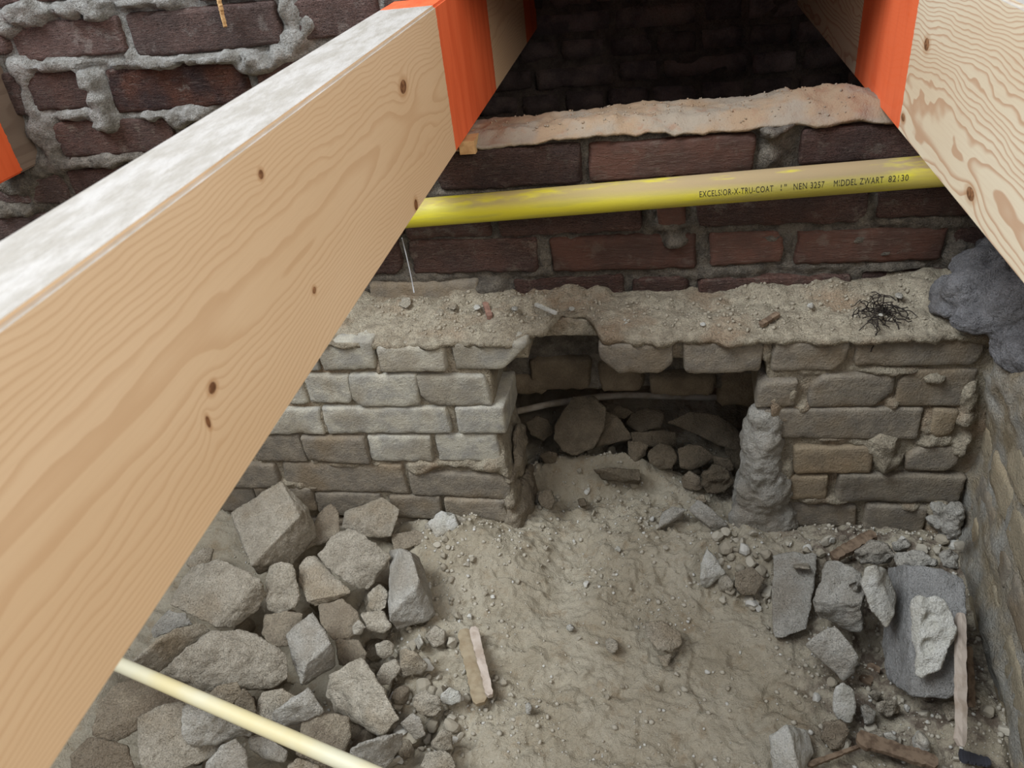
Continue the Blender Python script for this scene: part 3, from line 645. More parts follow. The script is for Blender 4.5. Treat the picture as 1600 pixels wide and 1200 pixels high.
# little packing wedge between the left joist and the sill
p = onY(722, 240, -0.012)
wv, wf_ = boxvf(-0.016, 0.006, -0.024, 0.03, -0.010, 0.008)
wg = link('packing_wedge', mesh_np('wedge', wv, wf_), MAT['fresh_wood'], None, False, (-0.256, 0.012, 0.601))
tag(wg, 'small pale wooden packing wedge under the left joist where it meets the sill', 'wedge')

# ------------------------------------------------------------------ pipes
def pipe(name, pts, r, mat, label, cat, n=28, loc=None, group=None):
    pts = [np.array(p, float) for p in pts]; c = pts[0] * 0 + sum(pts) / len(pts)
    V, F = tubevf([p - c for p in pts], r, n); o = link(name, mesh_np(name, V, F), MAT[mat], None, True, c)
    for f in o.data.polygons:
        if len(f.vertices) > 4: f.use_smooth = False
    return tag(o, label, cat, group)
YG = -0.034
g0 = onY(650, 333, YG); g1 = onY(1450, 268, YG); gd = (g1 - g0) / np.linalg.norm(g1 - g0); GR = 0.0198
ga = g0 - gd * 0.40; gb = g1 + gd * 0.112; gc = (ga + gb) / 2
root = empty('gas_pipe', gc, 'dusty yellow coated pipe with black print running in front of the red sill', 'pipe')
q = Matrix(((gd[0], 0, 0), (gd[1], 1, 0), (gd[2], 0, 1)))
Ld = np.linalg.norm(gb - ga)
V, F = tubevf([np.array([-Ld / 2 + Ld * k / 40, 0, 0]) for k in range(41)], GR, 36)
tb = link('tube', mesh_np('tube', V, F), MAT['gas'], root)
th = -math.asin(gd[2]); root.rotation_euler = (0, th, math.atan2(gd[1], gd[0]))
# printed line wrapped round the tube
def lettering(txt, size, xa, xb, phi):
    c = bpy.data.curves.new('t', 'FONT'); c.body = txt; c.size = size; c.space_character = 1.12; c.resolution_u = 3
    o = bpy.data.objects.new('t', c); COL.objects.link(o); dg = bpy.context.evaluated_depsgraph_get(); dg.update()
    me = bpy.data.meshes.new_from_object(o.evaluated_get(dg)); bpy.data.objects.remove(o)
    V = get_v(me).copy(); lo, hi = V.min(0), V.max(0)
    x = xa + (V[:, 0] - lo[0]) / (hi[0] - lo[0]) * (xb - xa); an = phi + V[:, 1] / GR; r = GR + 0.0003
    set_v(me, np.column_stack([x, -r * np.cos(an), r * np.sin(an)])); me.materials.clear(); me.materials.append(MAT['ink'])
    return link('printed_text', me, MAT['ink'], root, False)
def gx(px, py): p = onY(px, py, YG - GR) - gc; return float(p @ gd)
for t, x0, x1, yy in [('EXCELSIOR-X-TRU-COAT', 1093, 1208, 300), ('1"', 1220, 1229, 293), ('NEN 3257', 1240, 1288, 291), ('MIDDEL ZWART', 1303, 1380, 285), ('82130', 1388, 1419, 282)]:
    lettering(t, 0.0112, gx(x0, yy), gx(x1, yy), -0.10)

c0 = onZ(195, 1042, 0.165); c1 = onZ(560, 1200, 0.19); cdv = (c1 - c0)
pipe('plastic_conduit', [c0 - cdv * 0.9, c0 - cdv * 0.3, c0, c0 + cdv * 0.5, c1, c1 + cdv * 0.6], 0.0088, 'pvc', 'cream plastic conduit lying across the rubble pile in the foreground', 'pipe')
pts = [onY(px, py, y) for px, py, y in [(700, 672, 0.06), (793, 646, 0.075), (860, 631, 0.09), (935, 620, 0.105), (980, 617, 0.13), (1040, 619, 0.14), (1110, 621, 0.15), (1250, 622, 0.17)]]
pipe('plastic_conduit', pts, 0.0062, 'pvc_dusty', 'dusty grey plastic conduit crossing behind the hole in the pale footing', 'pipe', 18)

# ------------------------------------------------------------------ broken pieces: traced corner by corner with real heights, closed behind as solids
_cs = [500]
HK = 'chunk_hole'
def chunk(pts, mat, label, bot=None, group=None, name='brick_fragment', cat='rubble', rough=0.0016, voxel=0.0023, depth=0.034, shrink=0.82, extra=None):
    P = np.array([onZ(x, y, h / 100.0) for x, y, h in pts])
    zb = (min(p[2] for p in pts) - 1.0) / 100.0 if bot is None else bot / 100.0
    Q = []
    for p in P:
        r = p - CAM; r = r / np.linalg.norm(r); t = min(max(p[2] - zb, 0.004) / -r[2], depth); Q.append(p + r * t)
    Q = np.array(Q); c = Q.mean(0); Q = c + (Q - c) * shrink
    bm = bmesh.new()
    for v in np.vstack([P, Q]): bm.verts.new(v)
    h = bmesh.ops.convex_hull(bm, input=bm.verts)
    dele = [g for g in set(h['geom_interior']) | set(h['geom_unused']) if isinstance(g, bmesh.types.BMVert)]
    bmesh.ops.delete(bm, geom=dele, context='VERTS')
    bmesh.ops.recalc_face_normals(bm, faces=bm.faces)
    me = bpy.data.meshes.new(name); bm.to_mesh(me); bm.free()
    me = remesh(me, voxel); me.name = name
    _cs[0] += 1; V = get_v(me).copy(); N = get_n(me).copy(); sd = _cs[0]
    V += N * (fbm(V, 0.03, 2, sd)[:, None] * rough * 1.3 + fbm(V, 0.011, 3, sd + 3)[:, None] * rough * 1.3)
    if extra is not None:       # hollows broken out of the surface: x, y, h, radius, depth in cm
        for (x, y, hh, r_, d_) in extra:
            q = onZ(x, y, hh / 100.0); dd = np.linalg.norm(V - q, axis=1) / (r_ / 100.0)
            V -= N * ((1 - sstep(0.5, 1.1, dd + 0.35 * fbm(V, 0.012, 2, sd + 8))) * d_ / 100.0)[:, None]
    set_v(me, V)
    o = link(name, me, MAT[mat]); recentre(o); o.data.name = name
    return tag(o, label, cat, group)
GP = 'broken pieces of the rubble heap on the left'
C, CP, CB, CG = 'chunk', 'chunk_pale', 'chunk_brown', 'chunk_grey'
chunk([(360,800,9),(392,783,10),(439,751,12),(469,806,10),(392,884,7),(481,792,8),(497,837,4),(458,880,2.5),(405,897,3),(365,818,7)], C, 'largest squarish half brick leaning on the footing at the top of the left heap', 0, GP)
chunk([(497,802,5),(517,786,6),(529,800,5),(532,835,3),(505,850,2),(470,862,2),(490,825,4)], CB, 'dark upright shard wedged behind the largest half brick', 0, GP, depth=0.014)
chunk([(538,800,5),(572,795,6),(598,776,7),(626,796,6),(620,815,4.5),(612,838,3),(590,842,2.5),(560,838,3),(533,826,4),(540,812,5.5)], C, 'lumpy brick end lying against the footing above the octagonal lump', 0, GP, extra=[(585,800,6.5,1.2,.4)])
chunk([(496,866,7),(516,838,8),(545,823,9),(573,838,9),(610,868,7),(606,885,5),(590,905,3.5),(575,922,2.5),(550,917,3.5),(520,895,5.5),(504,880,6)], C, 'octagonal rough faced lump of sand coloured brick in the middle of the heap', 0, GP, rough=.0024, depth=.016)
chunk([(466,885,5),(480,868,6),(492,868,5.5),(508,895,4.5),(550,925,3),(535,935,2),(492,948,1.5),(478,940,3),(466,905,4)], C, 'wedge shaped lump half under the octagonal lump', 0, GP, depth=0.014)
chunk([(421,884,7),(440,877,8),(458,882,7.5),(462,905,6),(470,930,4),(462,948,3),(436,963,2),(418,952,3),(412,930,5),(414,908,6)], C, 'narrow upright lump between the broad slab and the wedge shaped lump', 0, GP, extra=[(433,930,5,1.3,.35)])
chunk([(300,885,7),(340,873,9),(365,880,9),(408,905,8),(414,930,5),(405,952,3.5),(366,982,3),(340,980,4.5),(300,958,6),(264,945,7),(278,915,7)], C, 'broad slab of broken brick beside the left joist below the largest half brick', 0, GP, rough=.002)
chunk([(296,868,4),(318,856,5),(335,858,4),(330,878,3),(300,890,3),(290,880,3)], C, 'small lump peeking out above the broad slab by the joist', 0, GP)
chunk([(415,960,4),(445,955,5),(475,958,5),(470,990,3),(452,1010,2),(420,1012,2),(408,990,3)], CB, 'dull brown lump under the narrow upright lump', 0, GP)
chunk([(608,860,5),(632,856,9),(642,862,9),(655,905,8),(648,920,7.5),(610,960,5),(607,972,4),(620,984,1.5),(668,972,1.5),(680,960,1.5),(672,915,2.5),(655,872,5)], CG, 'pale wedge shaped brick end standing upright at the right edge of the heap', 0, GP)
chunk([(444,992,7),(470,972,8.5),(488,957,9),(504,980,8),(518,1005,7),(478,1040,6),(470,1072,3.5),(482,1070,2),(524,1040,2.5),(524,1015,5)], CG, 'pale diamond shaped half brick standing below the wedge shaped lump', 0, GP)
chunk([(496,945,3),(535,935,4),(560,958,3.5),(568,985,2),(540,1005,1),(520,1000,2),(500,975,2.5)], CB, 'dark half buried lump behind the diamond shaped half brick', -1, GP)
chunk([(565,960,3.5),(600,955,3.5),(612,978,2.5),(600,990,1.5),(575,985,2)], C, 'low lump just left of the upright wedge shaped end', 0, GP)
chunk([(575,930,3),(592,915,3.5),(606,925,3),(604,950,2),(590,958,1.5),(576,950,2)], C, 'crumbly round lump left of the upright wedge shaped end', 0, GP, rough=.003)
chunk([(548,978,4),(560,968,5),(572,980,4),(565,993,2.5),(552,992,3)], CP, 'little pale pointed stone right of the dark half buried lump', 1, GP)
chunk([(524,1000,2.5),(560,1000,2.5),(572,1020,1.5),(570,1035,.5),(530,1038,.5)], CB, 'flat dark piece under the little pale pointed stone', -1, GP)
chunk([(586,1008,3),(602,1000,4),(616,1006,3.5),(614,1022,2),(600,1030,1),(590,1022,2)], C, 'small roundish stone beside the flat dark piece', 0, GP)
chunk([(624,1016,3),(634,1012,5),(652,1022,4.5),(668,1040,2.5),(660,1055,1),(630,1058,1),(623,1045,2.5)], C, 'small block with a pale left edge right of the heap', 0, GP)
chunk([(598,1040,2.5),(618,1030,3),(625,1045,2.5),(610,1072,1),(592,1072,1),(588,1055,2)], C, 'dull small block between the curved lump and the block with a pale edge', 0, GP)
chunk([(512,1055,5),(545,1032,7),(565,1028,7),(600,1075,6.5),(626,1125,4),(605,1135,2.5),(596,1152,1.5),(582,1130,3),(560,1110,3),(525,1112,1.5),(510,1085,2.5)], C, 'long curved brick end sloping down to the right below the diamond shaped half brick', 0, GP, rough=.0024)
chunk([(572,1118,2),(590,1130,2),(596,1152,1),(584,1150,1),(574,1140,1.5)], CG, 'thin sliver under the tip of the long curved brick end', 0, GP)
chunk([(643,1090,3.5),(665,1076,4.5),(684,1088,4),(692,1110,2.5),(680,1124,1.5),(655,1118,2),(645,1102,3)], C, 'crumbly round mortar lump right of the long curved brick end', 0, GP, rough=.003)
chunk([(690,1085,3),(702,1074,3.5),(718,1080,3),(722,1095,2),(705,1104,1.5),(690,1098,2)], CP, 'pale yellowish pebble right of the crumbly round lump', 0, GP)
chunk([(626,1130,3.5),(645,1112,4.5),(658,1122,4.5),(667,1150,2.5),(650,1157,1.5),(640,1145,2.5)], CG, 'small grey cube below the crumbly round lump', 0, GP)
chunk([(672,1160,3.5),(690,1140,4.5),(706,1145,4),(710,1172,2),(690,1176,2),(675,1170,2.5)], C, 'pointed pebble heap piece beside the lower right corner of the heap', 0, GP)
chunk([(665,1175,3),(690,1170,4),(705,1175,4),(716,1200,2.5),(680,1212,2),(655,1198,2)], C, 'lump at the lower edge of the picture right of the heap', 0, GP)
chunk([(548,1170,7),(562,1160,8),(596,1155,7.5),(632,1142,6.5),(630,1165,4.5),(605,1200,3),(590,1215,2),(550,1215,3),(546,1190,5)], CG, 'pale two faced brick end at the lower edge below the long curved one', 0, GP)
chunk([(470,1120,6),(500,1113,6.5),(546,1120,5.5),(548,1150,4),(535,1190,2),(500,1200,2),(462,1180,4)], CB, 'brown flat faced brick end behind the cream conduit near the lower edge', 0, GP)
chunk([(425,1112,8),(460,1095,9.5),(482,1073,10),(492,1085,9),(508,1112,7),(480,1128,6),(440,1138,5.5),(426,1125,6.5)], CG, 'pale ridged lump leaning above the cream conduit', 2, GP)
chunk([(410,1080,6),(440,1075,6),(465,1090,5),(430,1120,4),(425,1150,3),(398,1150,3),(400,1110,4.5)], C, 'sand coloured piece under the pale ridged lump', 0, GP)
chunk([(256,1050,9),(290,1012,11),(330,985,11),(385,982,10),(402,990,9.5),(415,1015,8.5),(450,1020,8),(452,1060,5),(425,1075,4),(380,1060,6),(340,1075,6),(310,1082,5.5),(285,1067,7),(258,1058,8)], C, 'long flat broken slab with a notch crossing the middle of the heap', 0, GP, rough=.0022, depth=.04)
chunk([(205,1035,11),(240,1005,12),(275,980,12),(320,972,10.5),(330,985,9),(290,1010,8),(255,1045,7),(240,1058,7),(200,1052,9)], C, 'narrow brick edge lying between the joist and the long notched slab', 0, GP)
chunk([(235,985,6),(262,952,8),(290,958,7),(300,975,6),(270,985,5),(240,998,5)], CG, 'rough grey lump in the shade of the left joist', 0, GP)
chunk([(320,1090,8),(340,1070,9),(372,1062,9.5),(380,1080,8),(368,1098,7),(330,1110,7)], C, 'small lump sticking up beyond the cream conduit', 0, GP)
chunk([(366,1098,7),(380,1075,8.5),(398,1090,7),(402,1115,5),(385,1135,4),(368,1120,5)], CB, 'brown lump just above the cream conduit', 0, GP)
chunk([(150,1100,10),(185,1065,11),(230,1052,11),(285,1070,9),(300,1090,8),(260,1110,7),(215,1130,6),(170,1168,6),(140,1150,8)], CB, 'large shaded brick fragment at the left under the joist and conduit', 0, GP, depth=0.012)
chunk([(213,1120,9),(245,1105,10),(285,1095,10),(330,1120,9),(355,1150,7),(345,1180,5.5),(290,1200,5),(225,1225,5),(214,1165,7.5)], C, 'large pitted slab at the lower edge left of the conduit', 0, GP, extra=[(258,1160,8,.5,.2),(240,1140,9,.3,.2)], depth=0.018)
chunk([(284,1105,12),(320,1088,13),(360,1108,12),(405,1130,9),(395,1150,7),(345,1155,7),(300,1168,8),(284,1150,10)], CG, 'coarse grey lump lying under the cream conduit', 4, GP, rough=.003, depth=0.022)
chunk([(110,1180,7),(140,1150,8),(200,1165,7),(212,1200,5),(200,1230,4),(110,1230,5)], CB, 'brownish slab in the lower left corner of the heap', 0, GP)
chunk([(320,1195,7),(345,1165,8.5),(370,1153,9),(385,1175,7.5),(388,1210,6),(330,1225,5)], CG, 'grey stone at the lower edge below the coarse grey lump', 0, GP)
chunk([(388,1150,6),(420,1150,6),(450,1175,5),(445,1192,4),(410,1185,4),(388,1172,5)], CG, 'ragged grey lump under the conduit at the lower edge', 0, GP)
chunk([(448,1195,5),(465,1185,6),(500,1195,5),(500,1225,3),(450,1225,4)], C, 'small piece at the lower edge just above the end of the conduit', 0, GP)
chunk([(668,815,4.5),(690,797,6),(712,802,6),(716,822,4),(700,836,2.5),(682,838,3)], CP, 'round pale mortar lump lying at the foot of the pale bricks', 0, GP, rough=.0028)
chunk([(712,805,4),(730,812,3.5),(724,832,2),(708,830,2)], C, 'small stone right of the round pale mortar lump', 0, GP)
chunk([(664,820,3),(676,812,3.5),(680,832,2),(668,834,2)], C, 'small stone left of the round pale mortar lump', 0, GP)
chunk([(610,834,2.5),(650,828,3),(680,842,2),(640,858,1),(615,862,1)], CB, 'flat dark tile piece behind the upright wedge shaped end', -1, GP)
chunk([(664,995,2.5),(680,976,3.5),(696,985,3),(694,1005,1.5),(678,1012,1.5)], C, 'grainy stone right of the heap above the wooden lath', 0, GP)
chunk([(648,1000,2),(656,991,3.5),(662,1005,3),(655,1018,1)], CP, 'tiny pale flake standing left of the grainy stone', 0, GP)
# centre of the pit
GC = 'loose stones in the middle of the pit'
chunk([(1006,972,3),(1035,970,3.2),(1064,988,2.6),(1066,1008,1.8),(1050,1018,1.6),(1028,1017,2.4),(1010,995,2.8)], C, 'flat pointed stone lying alone in the middle of the sand', 0, GC)
chunk([(1024,1024,1.6),(1050,1022,1.4),(1042,1044,.8),(1030,1034,1.2)], C, 'small triangular stone just below the flat pointed stone', -.5, GC)
chunk([(945,1000,1.6),(954,994,2),(964,1002,2),(967,1014,1.2),(958,1022,.8),(947,1014,1)], C, 'small oval stone left of the flat pointed stone', -.5, GC)
chunk([(820,1100,1.8),(827,1096,2.2),(832,1106,1.8),(830,1118,.8),(821,1116,1)], CG, 'pale bluish pebble in the sand towards the lower edge', -.5, GC)
chunk([(885,978,1.5),(892,975,1.6),(897,981,1.2),(894,987,.8),(887,986,.9)], CP, 'small white crumb in the sand left of centre', -.5, GC)
chunk([(1094,905,3),(1098,870,5),(1104,851,6),(1116,872,5),(1134,895,3),(1130,900,1),(1104,918,1),(1098,915,1.5)], CP, 'pale pointed shard standing at the right side of the sand', 0, GC)
chunk([(1122,905,2),(1136,898,3),(1147,912,2.5),(1140,925,1),(1124,922,1)], C, 'small round stone right of the pale pointed shard', 0, GC)
chunk([(1148,895,4),(1175,885,5),(1195,905,3.5),(1180,930,1.5),(1160,932,1.5),(1148,915,2.5)], CB, 'dark grey stone between the shard and the half buried slab', 0, GC)
chunk([(1028,826,3),(1034,800,4.5),(1052,791,5),(1071,796,4.5),(1066,808,3),(1036,826,1.5)], CG, 'flat grey piece at the mouth of the hole', 0, GC)
chunk([(1074,796,5),(1090,782,6.5),(1104,788,6.5),(1120,803,6),(1138,820,4),(1136,834,1.5),(1118,836,1),(1108,824,3.5),(1085,806,3.5)], CG, 'bent grey piece right of the flat one at the mouth of the hole', 0, GC)
chunk([(1086,778,4),(1100,772,5),(1104,784,4),(1094,790,3)], C, 'small lump behind the bent grey piece', 1, GC)
chunk([(960,858,1.5),(966,853,2),(972,858,1.5),(968,865,.8)], CP, 'small white pebble in the hollow before the hole', -.5, GC)
# inside the hole
GH = 'rubble seen inside the hole'
HK = 'chunk_hole'
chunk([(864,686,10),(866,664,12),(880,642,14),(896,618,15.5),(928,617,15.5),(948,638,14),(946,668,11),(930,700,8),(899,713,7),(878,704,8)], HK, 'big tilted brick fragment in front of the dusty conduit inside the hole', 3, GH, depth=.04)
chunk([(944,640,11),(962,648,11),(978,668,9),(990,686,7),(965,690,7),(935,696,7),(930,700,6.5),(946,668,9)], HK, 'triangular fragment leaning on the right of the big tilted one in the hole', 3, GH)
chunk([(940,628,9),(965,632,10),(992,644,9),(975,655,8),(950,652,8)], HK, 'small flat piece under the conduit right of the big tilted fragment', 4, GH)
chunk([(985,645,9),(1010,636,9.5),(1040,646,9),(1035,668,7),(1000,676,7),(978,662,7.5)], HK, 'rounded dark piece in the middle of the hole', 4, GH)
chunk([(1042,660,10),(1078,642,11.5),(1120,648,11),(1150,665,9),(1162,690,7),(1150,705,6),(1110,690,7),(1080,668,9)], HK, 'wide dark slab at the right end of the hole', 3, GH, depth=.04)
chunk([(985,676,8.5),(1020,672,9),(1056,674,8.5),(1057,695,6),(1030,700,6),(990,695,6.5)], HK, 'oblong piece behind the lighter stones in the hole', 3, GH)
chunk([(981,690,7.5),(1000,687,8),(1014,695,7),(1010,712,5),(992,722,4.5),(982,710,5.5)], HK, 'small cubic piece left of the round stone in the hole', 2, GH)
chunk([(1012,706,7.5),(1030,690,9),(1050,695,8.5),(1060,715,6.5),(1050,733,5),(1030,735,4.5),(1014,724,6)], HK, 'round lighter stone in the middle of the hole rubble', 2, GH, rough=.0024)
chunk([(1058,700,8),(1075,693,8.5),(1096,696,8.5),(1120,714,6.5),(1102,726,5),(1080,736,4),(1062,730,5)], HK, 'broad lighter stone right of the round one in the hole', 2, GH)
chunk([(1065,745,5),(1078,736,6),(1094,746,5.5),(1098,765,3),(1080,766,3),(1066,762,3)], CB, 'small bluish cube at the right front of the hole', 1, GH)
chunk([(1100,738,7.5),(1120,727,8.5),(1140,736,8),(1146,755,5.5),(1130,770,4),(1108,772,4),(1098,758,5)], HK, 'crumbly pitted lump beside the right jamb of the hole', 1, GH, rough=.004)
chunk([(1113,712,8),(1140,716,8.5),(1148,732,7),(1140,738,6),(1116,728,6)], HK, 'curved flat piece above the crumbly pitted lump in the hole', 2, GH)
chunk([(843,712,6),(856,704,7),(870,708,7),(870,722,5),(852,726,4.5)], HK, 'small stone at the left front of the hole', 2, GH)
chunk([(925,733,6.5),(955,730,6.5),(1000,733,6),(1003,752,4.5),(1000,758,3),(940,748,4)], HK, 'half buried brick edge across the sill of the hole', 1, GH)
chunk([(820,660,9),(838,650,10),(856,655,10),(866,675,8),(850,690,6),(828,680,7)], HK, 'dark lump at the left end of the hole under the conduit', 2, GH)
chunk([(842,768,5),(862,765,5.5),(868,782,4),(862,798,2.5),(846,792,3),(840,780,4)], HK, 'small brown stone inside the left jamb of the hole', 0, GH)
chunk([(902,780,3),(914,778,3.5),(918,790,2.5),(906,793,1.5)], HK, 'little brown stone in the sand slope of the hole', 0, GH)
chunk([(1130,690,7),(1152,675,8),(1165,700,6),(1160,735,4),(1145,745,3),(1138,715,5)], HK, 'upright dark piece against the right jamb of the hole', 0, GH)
# right hand corner
GR_ = 'debris in the right hand corner of the pit'
chunk([(1206,866,5),(1240,862,5.5),(1275,866,5.5),(1274,900,4.5),(1268,945,3.5),(1260,985,2),(1210,1000,1.5),(1206,940,3)], CG, 'flat half buried brick with a pale dusty face left in the corner debris', -1, GR_, depth=.03)
chunk([(1240,878,3.5),(1262,876,4),(1266,890,7),(1240,888,7)], C, 'small mortar lump on top of the flat half buried brick', 3, GR_)
chunk([(1292,878,10),(1310,874,11),(1345,895,10.5),(1352,920,9.5),(1350,945,9),(1345,985,4.5),(1330,990,3.5),(1278,965,5),(1268,940,8.5),(1290,915,9.5)], CG, 'rough grey block with a pitted dark front in the corner debris', 0, GR_, rough=.003)
chunk([(1387,886,8),(1418,882,13),(1470,888,13.5),(1508,905,13),(1512,960,11.5),(1508,1080,7.5),(1480,1094,6.5),(1425,1090,7),(1388,1062,3),(1378,1010,3),(1380,960,5)], 'slab', 'large grey slab standing on edge against the right wall', 0, GR_, rough=.0014, depth=.05)
chunk([(1424,935,15.5),(1440,930,17),(1475,935,16.5),(1492,965,15),(1495,985,14),(1478,1015,12.5),(1468,1045,11),(1440,1060,10),(1430,1055,10),(1424,1000,12)], CP, 'jagged pale piece lying on the face of the large grey slab', 9, GR_, rough=.003, extra=[(1458,975,15.5,1.6,1.0),(1450,1010,13,1.0,.6)])
chunk([(1346,915,14.5),(1352,888,16.5),(1366,882,17),(1385,890,15),(1400,930,12),(1398,960,11),(1384,980,10),(1362,955,12)], CP, 'pale faceted stone wedged between the rough block and the grey slab', 5, GR_, depth=.04)
chunk([(1258,1008,6.5),(1280,988,8),(1304,974,9),(1322,995,8),(1342,1025,6.5),(1338,1050,4),(1318,1066,3),(1300,1050,3.5),(1278,1030,4.5)], CG, 'faceted grey stone with a pointed top before the rough block', 0, GR_)
chunk([(1301,1090,5),(1305,1072,6),(1318,1066,6.5),(1334,1078,5.5),(1339,1105,4),(1330,1130,2.5),(1312,1128,2.5),(1303,1112,3.5)], CP, 'oval whitish stone below the faceted grey stone', 0, GR_)
chunk([(1345,1105,3.5),(1352,1100,4.5),(1368,1112,3.5),(1366,1128,2),(1350,1136,1.5)], CG, 'small bluish stone right of the oval whitish stone', 0, GR_)
chunk([(1370,1100,4),(1385,1088,5),(1402,1095,4.5),(1404,1112,2.5),(1386,1120,2),(1372,1112,3)], C, 'round crumbly stone below the large grey slab', 0, GR_, rough=.003)
chunk([(1354,1084,3),(1368,1078,3.5),(1380,1084,3),(1370,1094,2)], C, 'small crumb between the slab and the round crumbly stone', 0, GR_)
chunk([(1200,1148,5.5),(1228,1130,7),(1236,1150,7),(1246,1205,5),(1225,1215,3),(1206,1200,3),(1234,1132,6.5),(1262,1140,3.5),(1270,1175,2),(1262,1200,1.5)], CP, 'pale rounded brick end at the lower edge right of the sand', 0, GR_)
chunk([(1285,1130,3.5),(1315,1120,4.5),(1328,1140,4),(1322,1165,2),(1295,1175,1.5),(1280,1155,2.5)], CB, 'dark ragged clod below the oval whitish stone', 0, GR_, rough=.004)
chunk([(1380,1145,3.5),(1392,1142,4),(1404,1155,3.5),(1396,1165,2.5),(1382,1158,2.5)], CP, 'small white stone above the brown wood splinter', 0, GR_)
chunk([(1422,1155,4),(1436,1143,5),(1448,1158,4.5),(1452,1174,3),(1436,1178,2.5),(1426,1168,3)], CP, 'knobbly white crumb left of the standing wooden strip', 0, GR_, rough=.003)
chunk([(1345,1150,3),(1375,1138,4),(1382,1152,3),(1366,1162,2),(1345,1160,2)], C, 'flat lump between the dark clod and the small white stone', 0, GR_, rough=.003)
chunk([(1470,1100,3),(1495,1095,3.5),(1500,1120,2.5),(1480,1130,2)], C, 'crumbly lump under the lower end of the large grey slab', 0, GR_, rough=.003)
for pts_, lb_ in [
    ([(1335,862,9),(1360,845,10),(1388,850,10),(1400,868,9),(1380,882,7),(1345,880,7)], 'crumbly pale mortar lump left above the large grey slab'),
    ([(1395,850,10),(1415,838,11),(1425,852,10),(1412,862,9),(1398,862,8.5)], 'small pale lump in the corner under the dark bricks'),
    ([(1400,868,10),(1430,862,11),(1462,872,11),(1465,884,10),(1430,886,9),(1402,882,9)], 'loose crumbly mortar lying on the upper edge of the large slab'),
    ([(1466,868,12),(1484,856,14),(1500,870,12.5),(1495,888,11),(1474,888,11)], 'pale lump at the foot of the right wall above the large slab'),
    ([(1466,820,11),(1480,805,13),(1498,812,13),(1498,838,10),(1480,845,9)], 'rounded pale lump stuck in the corner above the debris'),
    ([(1310,885,6),(1330,880,7),(1340,895,6),(1320,905,5)], 'small crumbly lump behind the rough grey block'),
    ([(1322,912,11.5),(1338,905,12.5),(1348,915,11.5),(1340,924,10.5),(1326,920,10.5)], 'small pale crumb on top of the rough grey block')]:
    chunk(pts_, CG, lb_, None, GR_, name='mortar_lump', rough=.004)
# big grey mortar heap in the corner on the footing
def lump(name, pts, r, mat, label, cat, vox=0.004, rough=0.006, group=None):
    V = []; F = []
    parts = []
    for (p, rr) in pts:
        bm = bmesh.new(); bmesh.ops.create_icosphere(bm, subdivisions=2, radius=1.0)
        vs = [np.array(v.co) * np.array(rr) + np.array(p) for v in bm.verts]; fs = [tuple(v.index for v in f.verts) for f in bm.faces]; bm.free(); parts.append((vs, fs))
    V, F = join_parts(parts); me = remesh(mesh_np(name, V, F), vox); V = get_v(me).copy(); N = get_n(me).copy()
    V += N * (fbm(V, 0.03, 3, 77) * rough + fbm(V, 0.010, 3, 78) * rough * 0.7 - np.abs(fbm(V, 0.02, 2, 79)) * rough)[:, None]
    set_v(me, V); o = link(name, me, MAT[mat]); recentre(o); return tag(o, label, cat, group)
def LP(px, py, Y, r): return (onY(px, py, Y), r)
lump('mortar_lump', [LP(1540, 420, -.055, (.040, .035, .032)), LP(1535, 455, -.085, (.050, .035, .036)), LP(1590, 480, -.12, (.045, .045, .045)), LP(1495, 455, -.05, (.035, .03, .022)), LP(1545, 500, -.125, (.048, .026, .018)), LP(1600, 545, -.16, (.035, .05, .03)), LP(1490, 480, -.08, (.030, .03, .012)), LP(1560, 395, -.02, (.03, .03, .03))],
     1, 'chunk_slate', 'big bluish grey mortar heap in the corner on the footing beside the right joist', 'mortar lump')
lump('mortar_lump', [LP(1478, 815, -.135, (.026, .016, .020)), LP(1492, 800, -.14, (.014, .012, .018)), LP(1465, 795, -.13, (.014, .014, .010)), LP(1484, 838, -.14, (.016, .012, .014))],
     1, 'chunk_grey', 'knobbly pale mortar stuck low in the corner between footing and right wall', 'mortar lump', 0.003)

# ------------------------------------------------------------------ wood bits, roots, thread, scrap
def strip(name, p0, p1, wd, th, mat, label, cat='wood', seed=1, taper=1.0, split=False, tilt=0.0):
    p0 = np.array(p0, float); p1 = np.array(p1, float); d = p1 - p0; L = np.linalg.norm(d); d /= L
    side = np.cross(d, [0, 0, 1.0]); side /= np.linalg.norm(side); up = np.cross(side, d)
    side, up = side * math.cos(tilt) + up * math.sin(tilt), up * math.cos(tilt) - side * math.sin(tilt)
    n = 22; V = []; rs = np.random.RandomState(seed)
    for i in range(n):
        t = i / (n - 1); w = wd * (1 + (taper - 1) * t) * (1 + 0.10 * rs.uniform(-1, 1))
        if i == 0 or i == n - 1: w *= rs.uniform(0.3, 0.6)
        o = side * rs.uniform(-1, 1) * wd * 0.05
        for a, b in ((-1, -1), (0, -1.1), (1, -1), (1, 1), (0.1, 1.15), (-1, 1)):
            V.append(p0 + d * L * t + o + side * a * w / 2 + up * b * th / 2 * (1 + 0.2 * rs.uniform(-1, 1)))
    F = [tuple(range(6)), tuple(reversed(range((n - 1) * 6, n * 6)))]
    for i in range(n - 1):
        for k in range(6): F.append((i * 6 + k, i * 6 + (k + 1) % 6, (i + 1) * 6 + (k + 1) % 6, (i + 1) * 6 + k))
    o = link(name, mesh_np(name, V, F), MAT[mat], None, False); recentre(o)
    bm = bmesh.new(); bm.from_mesh(o.data); bmesh.ops.recalc_face_normals(bm, faces=bm.faces); bm.to_mesh(o.data); bm.free()
    return tag(o, label, cat)
strip('wooden_lath', onZ(739, 981, .022), onZ(766, 1088, .018), .013, .006, 'lath', 'pale flat wooden lath lying in the sand right of the rubble heap', seed=3, taper=.75)
